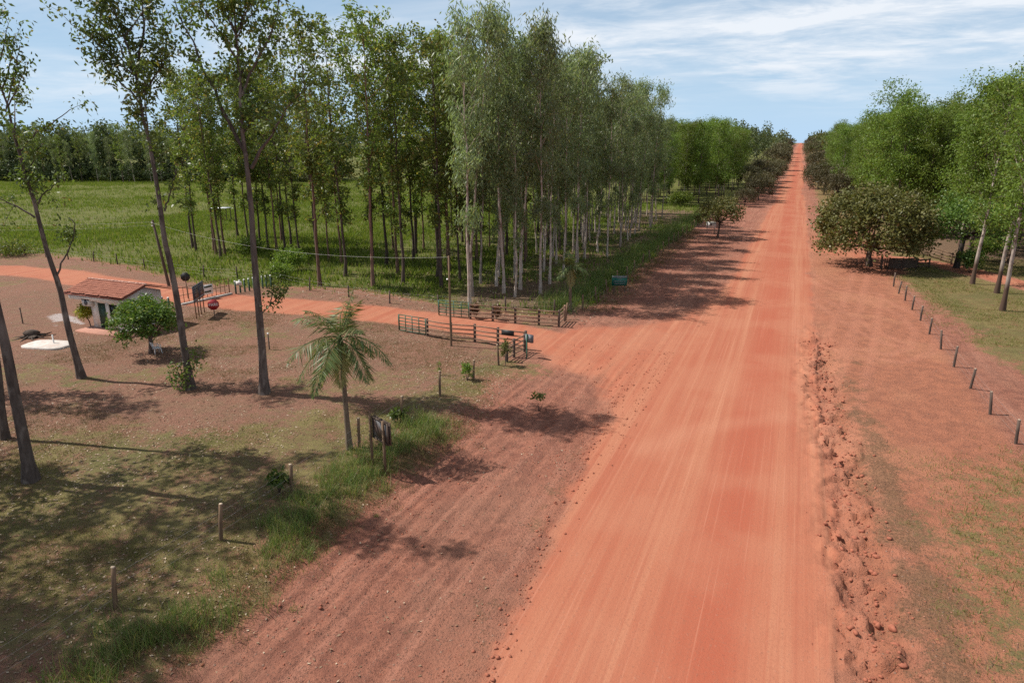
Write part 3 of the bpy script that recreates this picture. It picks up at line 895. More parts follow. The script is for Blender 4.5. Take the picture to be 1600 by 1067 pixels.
# ------------------------------------------------------------------ the big trees of the yard, trunk by trunk
def yard_tree(seed, label, base_px, r0, trunk, limbs, top_h, leafy=1.0, first=0.35, L=0.27, W=0.13, step=0.55, bark='bark_near', name='yard_tree'):
    """trunk and limbs follow the photographed lines; leaves hang in clumps along limbs and twigs"""
    rng = np.random.default_rng(seed)
    b = G(*base_px); b[2] = zs(b[0], b[1]) - 0.02
    root = thing(name, label, 'tree', b)
    tp = upright(b, trunk) - b
    tp[0] = (0, 0, 0)
    if tp[-1][2] < top_h:
        e = tp[-1]; d = unit(tp[-1] - tp[-2])
        k = (top_h - e[2]) / max(d[2], 0.3)
        ext = np.array([e + d * k * q + rng.normal(size=3) * 0.12 for q in (0.25, 0.5, 0.75, 1.0)])
        tp = np.vstack([tp, ext])
    wig = rng.normal(size=(len(tp), 1)) * 0.10; wig[0] = 0
    tp = tp + wig * np.array([[-SY, CY, 0]])
    f = tp[:, 2] / tp[-1][2]
    # resample for a smooth line
    fs = np.linspace(0, 1, 24)
    tq = np.stack([np.interp(fs, f, tp[:, k]) for k in range(3)], -1)
    rr = r0 * (1 - 0.90 * fs ** 0.95); rr[0] *= 1.5; rr[1] *= 1.08
    tb = MB(); tb.tube(np.vstack([tq[0] - [0, 0, 0.4], tq]), np.concatenate([[rr[0] * 1.1], rr]), 12, wob=0.06)
    tb.build('trunk', M[bark], root, True)
    cs = []
    lines = []
    for k, (pts, r1, dep) in enumerate(limbs):
        q = upright(b, pts) - b
        g = np.linspace(0, 1, len(q))
        q = q + np.array([[-SY, CY, 0]]) * (g ** 1.2)[:, None] * dep
        gg = np.linspace(0, 1, 12)
        qq = np.stack([np.interp(gg, g, q[:, m]) for m in range(3)], -1) + rng.normal(size=(12, 3)) * 0.035
        lb = MB(); lb.tube(qq, np.linspace(r1, 0.02, 12), 7, cap=False)
        # twigs
        lines.append((qq, 0.25, lb))
        lines[-1] = (qq, 0.22, lb)
    tl = MB()
    allc = []
    def twigs(line, f0, mb, dens):
        seg = np.linalg.norm(np.diff(line, axis=0), axis=1); tot = seg.sum()
        m = max(3, int(tot * (1 - f0) / step * dens))
        cum = np.concatenate([[0], np.cumsum(seg)]) / tot
        for _ in range(m):
            q = f0 + (1 - f0) * rng.random() ** 0.85
            a = np.array([np.interp(q, cum, line[:, j]) for j in range(3)])
            j = min(np.searchsorted(cum, q), len(line) - 1)
            d0 = unit(line[j] - line[j - 1])
            d = unit(rng.normal(size=3) * 0.8 + d0 * 0.9 + np.array([0, 0, 0.25]))
            ln = rng.uniform(0.35, 1.5)
            tw = curve_pts(a, d, ln, 3, -0.06, rng, 0.12)
            mb.tube(tw, [0.018, 0.014, 0.010, 0.006], 4, cap=False)
            allc.append(tw[-1]); allc.append(tw[2] * 0.6 + tw[1] * 0.4)
    for line, f0, lb in lines:
        twigs(line, f0, lb, 1.25 * leafy)
        lb.build('limb', M[bark], root, True)
    tw = MB()
    twigs(tq, first, tw, 1.4 * leafy)
    for _ in range(7):
        a = tq[int(rng.integers(15, 23))]
        az = rng.random() * 6.28
        line = curve_pts(a, (cos(az) * 0.6, sin(az) * 0.6, 0.75), rng.uniform(2.0, 3.8), 6, 0.05, rng)
        tw.tube(line, np.linspace(0.05, 0.012, 7), 5, cap=False)
        twigs(line, 0.2, tw, 1.5 * leafy)
    tag(tw.build('twig_growth', M[bark], root, True), kind='stuff')
    cs = np.array(allc)
    cr = MB()
    leaf_clumps(cr, cs, 0.17 + 0.17 * rng.random(len(cs)), 22, L, W, rng, 0.55, 0.10, 0.95)
    cr.build('crown', M['leaf_near'], root)
    return root


yard_tree(1, 'thick dark trunk nearest the lower left, rising out of the top left edge', (50, 757), 0.26,
          [(50, 757), (40, 700), (25, 620), (8, 545), (-10, 460), (-45, 300), (-80, 120), (-100, 0)], [], 20, 1.0, 0.5)
yard_tree(2, 'slender trunk at the left edge beyond the thick dark one', (9, 688), 0.17,
          [(9, 688), (5, 640), (-4, 570), (-22, 480), (-60, 300), (-100, 100)], [], 20, 0.9, 0.5)
yard_tree(3, 'left-leaning tree with a reddish trunk beside the concrete slab', (128, 592), 0.21,
          [(128, 592), (110, 510), (93, 450), (76, 398), (62, 347), (53, 311), (42, 271), (31, 238), (21, 204), (8, 170), (-6, 120), (-30, 30)],
          [([(55, 339), (39, 329), (20, 318), (5, 308), (-12, 300)], 0.06, -0.6), ([(59, 319), (67, 302), (78, 291), (86, 286)], 0.05, 0.4),
           ([(90, 428), (95, 410), (105, 391), (112, 365), (108, 345), (98, 340)], 0.06, 0.5), ([(31, 238), (45, 215), (62, 200), (80, 185), (98, 170)], 0.05, 0.8),
           ([(42, 271), (55, 255), (60, 240), (78, 225)], 0.04, -0.6), ([(10, 175), (14, 140), (22, 110), (26, 70)], 0.04, 0.3)],
          20, 0.60, 0.50)
yard_tree(4, 'tall forked tree right of the small mango, bushy sprouts at its foot', (299, 612), 0.23,
          [(299, 612), (288, 545), (275, 470), (266, 415), (258, 370), (250, 320), (243, 270), (231, 213), (224, 177), (217, 145), (214, 126), (202, 85), (187, 43), (174, 4), (160, -40)],
          [([(214, 126), (215, 85), (220, 43), (213, 6), (212, -30)], 0.09, 0.8), ([(221, 165), (207, 145), (193, 132), (176, 102), (157, 72)], 0.06, -0.7),
           ([(226, 155), (234, 128), (246, 106), (255, 79)], 0.035, 0.6), ([(210, 112), (196, 95), (180, 70), (160, 40), (150, 10)], 0.06, 0.9),
           ([(258, 330), (262, 310), (268, 290), (272, 262)], 0.05, 0.3)],
          22.5, 1.1, 0.58)
yard_tree(5, 'tall straight grey trunk with a wide fork, between the house and the palm', (414, 622), 0.25,
          [(414, 622), (408, 545), (403, 470), (398, 390), (393, 330), (388, 270), (383, 230), (378, 202), (376, 150), (375, 111), (371, 75), (368, 43), (365, 0), (362, -40)],
          [([(394, 263), (411, 233), (426, 216), (441, 193), (466, 159), (500, 128)], 0.10, -1.2), ([(384, 240), (367, 212), (344, 166), (331, 136), (314, 115), (304, 89), (289, 55), (268, 21), (258, -10)], 0.11, 1.0),
           ([(378, 150), (384, 120), (402, 91), (416, 60), (425, 36), (429, 0), (432, -30)], 0.075, 0.7), ([(374, 100), (362, 80), (350, 55), (335, 30), (320, 2)], 0.06, -0.9),
           ([(370, 60), (378, 40), (388, 20), (392, -10)], 0.05, 0.6), ([(372, 90), (360, 45), (350, 10), (340, -20)], 0.045, 1.2)],
          22.5, 1.05, 0.52)
# low sprouting branch on the straight trunk, sprout at the forked tree's foot
for (nm, lb, lines, n_l, c0, sg) in [
    ('sprout', 'thin leafy sprout bending right from the foot of the tall grey trunk', [[(411, 490), (425, 476), (440, 462), (452, 448)], [(425, 476), (430, 455), (432, 440)]], 34, 0.5, 0.20),
    ('sprout', 'leafy bush sprouting round the foot of the forked tree', [[(292, 600), (284, 585), (280, 570)], [(299, 600), (306, 575), (310, 555)], [(290, 605), (283, 595), (277, 590)]], 40, 0.5, 0.22)]:
    bpx = (414, 622) if 'grey' in lb else (299, 612)
    b = G(*bpx); b[2] = zs(b[0], b[1])
    s = thing(nm, lb, 'plant', b)
    rng = np.random.default_rng(77 + n_l)
    st = MB(); lc = MB(); cs = []
    for ln in lines:
        q = upright(b, ln) - b + np.array([0.10 * SY, -0.25 * CY, 0])
        st.tube(q, np.linspace(0.035, 0.010, len(q)), 5, cap=False)
        for p in q[1:]:
            for _ in range(3):
                cs.append(p + rng.normal(size=3) * 0.25)
    leaf_clumps(lc, np.array(cs), sg, n_l * 0.6, 0.22, 0.11, rng, 0.4)
    st.build('stem', M['bark_near'], s, True); lc.build('foliage', M['leaf_near'], s)

# ------------------------------------------------------------------ prototypes
DARK = [column_tree(100 + i, 26, 0.18, 0.38, 4.0, 21, (0.40, 0.20), ('bark_dark' if i % 3 else 'bark_red', 'leaf_dark'), lean=[0, .02, -.02, .01, 0, -.01, .02][i], droop=0.35, per=12, sig=0.34, elev=(22, 60), low=6 if i % 2 else 3, top_w=0.45, odd=0.14, bulge=0.7, sweep=0.4) for i in range(7)]
EUC = [column_tree(200 + i, 25, 0.15, 0.43, 3.4, 18, (0.50, 0.11), ('bark_euc', 'leaf_euc'), lean=[0, .08, -.06, .02, -.03, .05, 0][i], droop=1.2, per=18, sig=0.36, elev=(38, 72), up=0.02, twigs=4, top_w=0.45, low=3, sweep=0.5, odd=0.05, flat=1.45, bulge=0.65) for i in range(7)]
ACA = [column_tree(300 + i, 20, 0.16, 0.22, 4.6, 32, (0.36, 0.15), ('bark_dark' if i % 2 else 'bark_pale', 'leaf_acacia'), lean=[0, .02, -.02, 0][i], droop=0.7, per=24, sig=0.50, elev=(15, 60), twigs=5, top_w=0.75, low=4, odd=0.05, flat=0.7, bulge=0.75) for i in range(4)]
OLIVE = dome_tree(400, 6.5, 1.7, 9.0, 0.30, (0.40, 0.21), ('bark_dark', 'leaf_olive'), 430, 46, 0.50, 0.10, 0.35, dip=-0.62)
OLIVE_S = dome_tree(401, 3.6, 1.5, 6.3, 0.14, (0.30, 0.16), ('bark_dark', 'leaf_olive'), 150, 34, 0.38, 0.25)
DUSTY = [dome_tree(410 + i, 3.8, 0.8, 6.8, 0.16, (0.38, 0.20), ('bark_black', 'leaf_dusty'), 130, 34, 0.48, 0.2) for i in range(2)]
MANGO_D = dome_tree(420, 5.2, 2.2, 8.5, 0.30, (0.34, 0.15), ('bark_black', 'leaf_mango'), 210, 42, 0.48, 0.3)
MANGO = dome_tree(421, 2.3, 0.9, 4.15, 0.15, (0.27, 0.10), ('bark_dark', 'leaf_mango'), 150, 46, 0.23, 0.15, droop=0.5, odd=0.12)


def rot():
    return random.uniform(0, 6.28)


# front edge of the grove, tree by tree
placed = []
front_dark = [((500, 447), 3, 1.0, 'reddish trunk at the grove front, left of the twin trunks'), ((583, 447), 0, 1.02, 'thick twin-looking trunk at the centre of the grove front'),
              ((540, 432), 1, 1.0, 'dark straight trunk between the reddish one and the thick grove trunk'), ((630, 444), 2, 0.95, 'reddish-dark trunk at the grove front, right of the thick one'),
              ((690, 452), 4, 0.92, 'dark thin trunk where grove meets pale eucalyptus, behind the light pole')]
for (p, k, s, lb) in front_dark:
    g = G(*p); placed.append(g[:2])
    plant('grove_tree', DARK[k], 'tall tree, ' + lb, 'tree', g[0], g[1], rot(), s, 'dark-trunked grove trees')
ORD = ['leftmost', 'second', 'third', 'fourth', 'fifth', 'sixth', 'seventh', 'eighth', 'ninth', 'tenth', 'eleventh', 'twelfth', 'thirteenth', 'fourteenth', 'fifteenth', 'sixteenth']
left_dark = [(345, 405), (352, 400), (338, 398), (307, 393), (302, 388), (335, 392), (400, 392), (408, 388), (420, 391), (433, 395), (447, 402), (470, 408), (388, 378), (372, 372), (455, 388), (440, 378)]
for i, p in enumerate(sorted(left_dark)):
    g = G(*p); placed.append(g[:2])
    plant('grove_tree', DARK[random.randrange(7)], ('slender dark trunk in the open grass left of the grove, %s from the left' % ORD[i]).replace('leftmost from the left', 'leftmost of all'), 'tree', g[0], g[1], rot(), random.uniform(0.78, 0.95), 'slender trees in the open grass')
front_euc = [((734, 477), 0, 0.98, 'slim white trunk rising behind the green gate post'), ((787, 458), 3, 1.04, 'thick pale trunk at the front of the eucalyptus stand'),
             ((813, 452), 1, 1.0, 'pale trunk leaning right beside the thick pale one')]
for (p, k, s, lb) in front_euc:
    g = G(*p); placed.append(g[:2])
    plant('eucalyptus_tree', EUC[k], 'eucalyptus, ' + lb, 'eucalyptus tree', g[0], g[1], rot() if k != 1 else YAW, s, 'pale-trunked eucalyptus stand')


def fill(x0, x1, y0, y1, sp, ok=lambda x, y: True):
    out = []
    nx = int((x1 - x0) / sp); ny = int((y1 - y0) / sp)
    for j in range(ny + 1):
        for i in range(nx + 1):
            x = x0 + i * sp + random.uniform(-.38, .38) * sp; y = y0 + j * sp + random.uniform(-.38, .38) * sp
            if ok(x, y) and all((x - a) ** 2 + (y - b) ** 2 > (0.45 * sp) ** 2 for a, b in placed):
                placed.append((x, y)); out.append((x, y))
    return out


for x, y in fill(-55, -30, 65, 112, 4.8, lambda x, y: x > -56 + (y - 60) * 0.12):
    plant('grove_tree', DARK[random.randrange(7)], 'tall dark-trunked tree deep inside the dense grove', 'tree', x, y, rot(), random.uniform(0.70, 1.03), 'dark-trunked trees inside the grove')
for x, y in fill(-31, -20, 60, 140, 4.0, lambda x, y: y > 58 + (x + 30) * 0.25 and x < -19.6 - (y - 60) * 0.03):
    plant('eucalyptus_tree', EUC[random.randrange(7)], 'tall pale-trunked eucalyptus inside the dense eucalyptus stand', 'eucalyptus tree', x, y, rot(), random.uniform(0.76, 1.05) * (1 - (y - 60) * 0.0016), 'eucalyptus inside the stand')
for x, y in fill(-44, -31, 113, 150, 5.5):
    plant('eucalyptus_tree', EUC[random.randrange(7)], 'tall pale-trunked eucalyptus inside the dense eucalyptus stand', 'eucalyptus tree', x, y, rot(), random.uniform(0.72, 0.9), 'eucalyptus inside the stand')
# trees outside the picture on the left, whose shade falls on the yard
for k, (x, y, s) in enumerate([(-35.5, 8.0, 1.0), (-37.5, 15.6, 1.0), (-40, 11.5, 1.0), (-39, 7.2, 1.0), (-34.5, 2.8, 0.95), (-48, 14.5, 0.9), (-45, 6, 0.9), (-50, 22.5, 0.85), (-38, -3, 1.0)]):
    plant('yard_tree', DARK[k % 5], 'yard tree standing just outside the left edge, only its shade in view', 'tree', x, y, rot(), s, 'yard trees beyond the left edge')
# right-hand wood
for x, y in fill(15, 44, 106, 205, 6.4, lambda x, y: x > 13.5 + max(0, 118 - y) * 0.5 and x < 22 + (y - 100) * 0.42 + 12):
    plant('feathery_tree', ACA[random.randrange(4)], 'bright green feathery tree in the dense wood right of the road', 'tree', x, y, rot(), random.uniform(0.85, 1.08), 'feathery trees right of the road')
for x, y in fill(24, 44, 84, 104, 6.0, lambda x, y: y > 96 - (x - 24) * 0.1):
    plant('feathery_tree', ACA[random.randrange(4)], 'bright green feathery tree at the near right end of the wood', 'tree', x, y, rot(), random.uniform(0.95, 1.1), 'feathery trees at the right edge')
# left wood further along the road
for x, y in fill(-40, -15, 172, 265, 6.8, lambda x, y: x < -16 - max(0, 205 - y) * 0.12):
    plant('feathery_tree', ACA[random.randrange(4)], 'olive feathery tree far along the left of the road, past the grass gap', 'tree', x, y, rot(), random.uniform(0.78, 0.98), 'feathery trees far left of the road')

for x, y in fill(14, 30, 208, 300, 7.5):
    plant('feathery_tree', ACA[random.randrange(4)], 'green feathery tree far along the right of the road, behind the dusty bushes', 'tree', x, y, rot(), random.uniform(0.8, 0.98), 'feathery trees far right of the road')
WHITE = [column_tree(500 + i, 21, 0.20, 0.34, 3.2, 24, (0.30, 0.13), ('bark_pale', 'leaf_acacia'), lean=[.03, .02, .0][i], droop=0.6, per=22, sig=0.45, elev=(20, 60), twigs=4, low=3) for i in range(3)]
for k, (p, lb) in enumerate([((1519, 444), 'left of three white trunks by the driveway on the right'), ((1557, 458), 'middle of three white trunks by the driveway on the right'), ((1566, 485), 'nearest of three white trunks, in the grass on the right')]):
    g = G(*p)
    plant('white_trunk_tree', WHITE[k], 'white-barked tree, ' + lb, 'tree', g[0], g[1], YAW, 1.0, 'white-barked trees on the right')
g = G(1350, 416)
plant('round_tree', OLIVE, 'broad round brownish-green tree standing alone right of the road', 'tree', g[0] + 0.6, g[1], 2.0)
g = G(1494, 418)
plant('mango_tree', MANGO_D, 'dark green spreading tree with black trunk behind the rail fence', 'tree', g[0], g[1], 0.4)
g = G(236, 553)
plant('mango_tree', MANGO, 'small rounded glossy mango tree in front of the guard house', 'tree', g[0], g[1], 1.0)
g = G(1121, 372)
plant('roadside_tree', OLIVE_S, 'small spreading olive tree beside the white roadside sign', 'tree', g[0], g[1], 0.5)
rt = [((1185, 312), 0.72, 'small round dark tree on the left verge past the olive tree'), ((1163, 322), 0.5, 'low bushy tree left of the small round dark tree')]
for p, s, lb in rt:
    g = G(*p); plant('roadside_tree', DUSTY[0], lb, 'tree', g[0], g[1], rot(), s * 1.25)
for i, (x, y, s) in enumerate([(-9.5, 222, 0.95), (-13.5, 236, 1.2), (-8.6, 250, 1.0), (-12.5, 266, 1.3), (-8.4, 276, 1.05), (-7.6, 310, 1.0), (-10, 345, 1.5), (-7.8, 385, 1.1), (-10, 430, 1.6), (-8.5, 490, 1.2), (-11, 560, 1.6)]):
    plant('roadside_tree', DUSTY[random.randrange(2)], 'dusty bushy tree crowding the far left road edge, %s going away' % ORD[i].replace('leftmost', 'first'), 'tree', x, y, rot(), s, 'dusty trees far left of the road')
for i, (x, y, s) in enumerate([(10.5, 206, 1.0), (14, 212, 1.3), (7.8, 226, 1.1), (12, 236, 1.4), (6.6, 248, 1.15), (11, 262, 1.4), (6.0, 283, 0.95), (8.5, 320, 1.4), (6.2, 380, 1.0), (8.5, 450, 1.6), (6.8, 540, 1.2), (8, 640, 1.6)]):
    plant('roadside_tree', DUSTY[random.randrange(2)], 'dusty bushy tree crowding the far right road edge, %s going away' % ORD[i].replace('leftmost', 'first'), 'tree', x, y, rot(), s, 'dusty trees far right of the road')
# row of trees along the back of the pasture
for i in range(36):
    px = -20 + i * 10 + random.uniform(-4, 4)
    g = G(px, 282 + random.uniform(-3, 3))
    plant('pasture_edge_tree', (EUC if i % 3 else DARK)[random.randrange(5)], 'grey-green tree in the long row along the back of the pasture', 'tree', g[0], g[1], rot(), random.uniform(0.55, 0.86), 'trees along the back of the pasture')


# ------------------------------------------------------------------ far woods: one mass each
def mass(name, label, spots, mat, Ht, R, cards, size, seed, dip=-0.2):
    rng = np.random.default_rng(seed)
    mb = MB()
    n = len(spots)
    hh = Ht * (0.62 + 0.62 * rng.random(n) ** 1.4)
    idx = np.repeat(np.arange(n), cards)
    k = len(idx)
    d = rdir(k, rng); d[:, 2] = np.where(d[:, 2] < dip, -d[:, 2], d[:, 2])
    rr = rng.uniform(0.55, 1.0, k) ** 0.6
    zb = zf(spots[:, 0], spots[:, 1], np.full(n, 5.0))
    zc = zb[idx] + hh[idx] * 0.60
    p = np.stack([spots[idx, 0] + d[:, 0] * R * rr * (0.8 + 0.4 * (idx % 3) / 2), spots[idx, 1] + d[:, 1] * R * rr, zc + d[:, 2] * hh[idx] * 0.42 * rr], -1)
    dd = rdir(k, rng); s = unit(np.cross(dd, rdir(k, rng)))
    c = np.zeros((k, 4)); c[:, 3] = 1
    c[:, 0] = np.clip(0.6 * rng.random(n)[idx] + 0.4 * rng.random(k), 0, 1); c[:, 1] = np.where(rng.random(k) < 0.06, 0.95, 0.3)
    mb.leaves(p, dd, s, size * (0.6 + 0.8 * rng.random(k)), size * 0.55, c)
    return tag(mb.build(name, M[mat]), label, 'forest', None, 'stuff')


rg = np.random.default_rng(31)
def scat(n, fx, y0, y1):
    out = []
    while len(out) < n:
        y = rg.uniform(y0, y1)
        a, b = fx(y)
        out.append((rg.uniform(a, b), y))
    return np.array(out)


sp = []
while len(sp) < 620:
    q = G(rg.uniform(-120, 560), 281.5 - 34 * rg.random() ** 2.6)
    sp.append(q[:2])
sp = np.array(sp)
mass('distant_forest', 'grey-green forest behind the pasture on the far left', sp, 'leaf_far', 19, 4.0, 130, 1.15, 41)
sp2 = np.array([G(rg.uniform(-120, 540), 283.5 - 6 * rg.random())[:2] for _ in range(420)])
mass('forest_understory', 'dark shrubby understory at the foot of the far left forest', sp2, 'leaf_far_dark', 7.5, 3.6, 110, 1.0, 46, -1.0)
sp = scat(210, lambda y: (-110, -17), 285, 430)
mass('distant_plantation', 'dense dark plantation block far left of the road', sp, 'leaf_far', 19, 3.6, 150, 1.1, 42)
sp = scat(230, lambda y: (14, 75), 206, 420)
mass('distant_wood', 'green wooded band receding far right of the road', sp, 'leaf_far_green', 17.5, 4.2, 170, 0.95, 43)
sp = np.vstack([scat(300, lambda y: (10, 160), 420, 900), scat(300, lambda y: (-300, -12), 430, 900)])
mass('horizon_woods', 'hazy woods on both sides where the road meets the horizon', sp, 'leaf_far', 14, 5.5, 70, 2.0, 44)
sp = scat(420, lambda y: (-y * 1.5, y * 1.2), 950, 2200)
mass('horizon_forest', 'low dark band of forest along the horizon', sp, 'leaf_far', 14, 16, 60, 5.0, 45)

# ------------------------------------------------------------------ palms
def palm(label, px, crown_z, nfr, flen, seed, r0=0.13, dead=2, shade=0.0):
    rng = np.random.default_rng(seed)
    b = G(*px); b[2] = zs(b[0], b[1]) - 0.02
    root = thing('palm_tree', label, 'palm tree', b)
    pts = np.array([[0, 0, -0.2], [0, 0, 0.05], [-.03, 0, crown_z * 0.3], [-.07, 0.02, crown_z * 0.65], [-.10, 0.02, crown_z]])
    tb = MB(); tb.tube(pts, [r0 * 1.5, r0 * 1.35, r0, r0 * 0.85, r0 * 0.8], 10, wob=0.1)
    for k in range(int(crown_z / 0.22)):
        f = (k + 0.5) * 0.22
        c = np.array([np.interp(f, pts[:, 2], pts[:, 0]), np.interp(f, pts[:, 2], pts[:, 1]), f])
        tb.tube([c, c + [0, 0, 0.03]], r0 * 1.12 * (1 - 0.3 * f / crown_z), 10, cap=False)
    tb.build('trunk', M['bark_palm'], root, True)
    top = pts[-1]
    cs = MB(); cs.tube([top - [0, 0, 0.1], top + [0, 0, 0.35], top + [0, 0, 0.75]], [r0 * 1.3, r0 * 1.15, 0.05], 8)
    cs.build('crownshaft', M['leaf_palm'], root, True)
    top = top + np.array([0, 0, 0.55])
    for i in range(nfr):
        az = i * 2.399 + rng.normal() * 0.2
        u = i / (nfr - 1)
        el = radians(84 - 120 * u + rng.normal() * 8)
        L = flen * (0.75 + 0.3 * rng.random()) * (0.85 if u < 0.15 else 1)
        d = np.array([cos(az) * cos(el), sin(az) * cos(el), sin(el)])
        line = curve_pts(top, d, L, 14, -0.085 - 0.06 * u, rng, 0.04)
        fb = MB(); fb.tube(line, np.linspace(0.028, 0.006, 15), 4, cap=False)
        m = 46
        q = np.linspace(0.16, 0.99, m)
        ii = q * 14; j = np.minimum(ii.astype(int), 13)
        p = line[j] + (line[j + 1] - line[j]) * (ii - j)[:, None]
        tg = unit(line[j + 1] - line[j])
        side = unit(np.cross(tg, [0, 0, 1.0]) + 1e-4)
        up = np.cross(side, tg)
        for sgn in (-1, 1):
            dd = unit(side * sgn * 0.85 + tg * 0.45 + up * rng.normal(0.12, 0.22, (m, 1)) + np.array([0, 0, -0.42 - 0.40 * u]))
            ll = flen * 0.30 * np.sin(np.clip(q * 1.05, 0, 1) * pi * 0.86 + 0.35) * (0.8 + 0.4 * rng.random(m)) + 0.10
            c = np.zeros((m, 4)); c[:, 3] = 1; c[:, 0] = rng.random(m); c[:, 1] = 0.95 if i >= nfr - dead else np.where(rng.random(m) < 0.12, 0.9, 0.3)
            s = unit(np.cross(dd, up + rng.normal(size=(m, 3)) * 0.3))
            fb.leaves(p, dd, s, ll * rng.uniform(0.7, 1.15, m), 0.05, c)
        fb.build('frond', M['leaf_palm'], root)
    return root


palm('feathery palm standing alone at the yard fence, left of the notice board', (547, 712), 5.0, 19, 3.0, 5)
palm('dark palm in the shade at the corner of the far rail fence', (891, 488), 3.5, 12, 1.9, 6, r0=0.14)

# ------------------------------------------------------------------ guard house
h = thing('guard_house', 'small white guard house with red clay tile roof behind the mango tree', 'house', (-49.6, 38.5, zs(-49.6, 38.5)))
hz = 0.16
def hb(mb, x0, x1, y0, y1, z0, z1):
    return mb.box(((x0 + x1) / 2 + 49.6, (y0 + y1) / 2 - 38.5, (z0 + z1) / 2), (x1 - x0, y1 - y0, z1 - z0))
hb(MB(), -52.0, -46.2, 35.5, 40.5, -0.1, 0.15).build('floor_slab', M['slab_edge'], h)
w = MB()
hb(w, -51.5, -50.75, 36.8, 36.95, hz, 2.75); hb(w, -49.85, -49.45, 36.8, 36.95, hz, 2.75)
hb(w, -50.75, -49.85, 36.8, 36.95, 2.22, 2.75); hb(w, -49.45, -48.5, 36.8, 36.95, hz, 1.2); hb(w, -49.45, -48.5, 36.8, 36.95, 2.2, 2.75)
hb(w, -48.5, -47.72, 36.8, 36.95, hz, 2.75)
hb(w, -51.5, -51.35, 36.95, 40.3, hz, 2.75); hb(w, -51.35, -47.87, 40.15, 40.3, hz, 2.75)
w.build('wall', M['white'], h)
w = MB()
gx0, gx1 = -47.87 + 49.6, -47.72 + 49.6
y0, y1, ym = 36.95 - 38.5, 40.3 - 38.5, 0.0
prof = [(y0, hz), (y1, hz), (y1, 2.85), (ym, 3.45), (y0, 2.85)]
v = [(gx0, a, b) for a, b in prof] + [(gx1, a, b) for a, b in prof]
w.add(v, [[0, 1, 6, 5], [1, 2, 7, 6], [2, 3, 8, 7], [3, 4, 9, 8], [4, 0, 5, 9]])
w.f.append(np.array([[4, 3, 2, 1, 0]]) + w.n - 10); w.f.append(np.array([[5, 6, 7, 8, 9]]) + w.n - 10)
gw = w.build('gable_wall', M['white'], h)
hb(MB(), -47.715, -47.68, 38.0, 38.9, 1.25, 2.1).build('side_window', M['glass'], h)
f = MB(); hb(f, -53.4, -47.5, 36.42, 36.6, 2.42, 2.86); f.build('porch_beam', M['white'], h)
f = MB(); hb(f, -53.4, -53.25, 36.6, 40.5, 2.42, 2.86); f.build('porch_beam', M['white'], h)
f = MB(); hb(f, -53.38, -53.22, 40.3, 40.46, 0, 2.42); f.build('porch_post', M['white'], h)
d = hb(MB(), -50.74, -49.86, 36.84, 36.89, hz, 2.2).build('door', M['door'], h)
hb(MB(), -49.98, -49.94, 36.79, 36.84, 1.05, 1.2).build('handle', M['wire'], d)
wn_ = MB()
for a in ((-49.45, -49.40, 1.2, 2.2), (-48.55, -48.5, 1.2, 2.2), (-49.40, -48.55, 1.2, 1.25), (-49.40, -48.55, 2.15, 2.2), (-49.0, -48.95, 1.25, 2.15)):
    hb(wn_, a[0], a[1], 36.82, 36.90, a[2], a[3])
wf_ = wn_.build('window', M['dark_green'], h)
for a in ((-49.4, -49.0), (-48.95, -48.55)):
    hb(MB(), a[0], a[1], 36.85, 36.87, 1.25, 2.15).build('pane', M['glass'], wf_)
ac = hb(MB(), -51.95, -51.05, 36.42, 36.78, 1.95, 2.5).build('air_conditioner', M['white_paint'], h)
fan = MB(); fan.tube([(-51.5 + 49.6, 36.415 - 38.5, 2.22), (-51.5 + 49.6, 36.40 - 38.5, 2.22)], 0.21, 16); fan.build('fan_grille', M['grey_box'], ac)
# roof: rows of barrel tiles on both slopes
rf = bpy.data.objects.new('roof', None); COL.objects.link(rf); rf.parent = h
RX0, RX1 = -53.6 + 49.6, -47.1 + 49.6
for sgn, nm in ((-1, 'tile_slope'), (1, 'tile_slope')):
    tb = MB(); rng = np.random.default_rng(8 + sgn)
    cols, rows = 32, 8
    wdt = (RX1 - RX0) / cols
    ez, rz_, ey = 2.93, 3.62, 2.35
    for r in range(rows):
        for c in range(cols):
            f0, f1 = r / rows, (r + 1) / rows + 0.05
            if r == 0 and c in (2, 3, 9, 10, 11, 19, 24):
                f0 += 0.05 * rng.random() + 0.02
            jx = rng.normal() * 0.008; jz = rng.normal() * 0.006
            vs = []
            for ff, lift in ((f0, 0.05), (f1, 0.012)):
                for k in range(5):
                    a = pi * k / 4
                    vs.append((RX0 + (c + 0.5) * wdt + jx - cos(a) * wdt * 0.53, sgn * ey * (1 - ff), ez + (rz_ - ez) * ff + lift + jz + sin(a) * 0.065))
            tb.add(vs, [[k, k + 1, k + 6, k + 5] if sgn < 0 else [k + 5, k + 6, k + 1, k] for k in range(4)])
    o = tb.build(nm, M['tile'], rf)
u = MB()
for sgn in (-1, 1):
    u.add([(RX0, sgn * 2.35, 2.90), (RX1, sgn * 2.35, 2.90), (RX1, 0, 3.59), (RX0, 0, 3.59), (RX0, sgn * 2.35, 2.82), (RX1, sgn * 2.35, 2.82), (RX1, 0, 3.50), (RX0, 0, 3.50)], BOXF)
u.build('roof_deck', M['tile_edge'], rf)
rc = MB()
for k in range(17):
    x = RX0 + 0.02 + k * (RX1 - RX0) / 17
    rc.tube([(x, 0, 3.64), (x + 0.40, 0, 3.655)], [0.10, 0.085], 8)
rc.build('ridge_cap', M['tile_light'], rf, True)

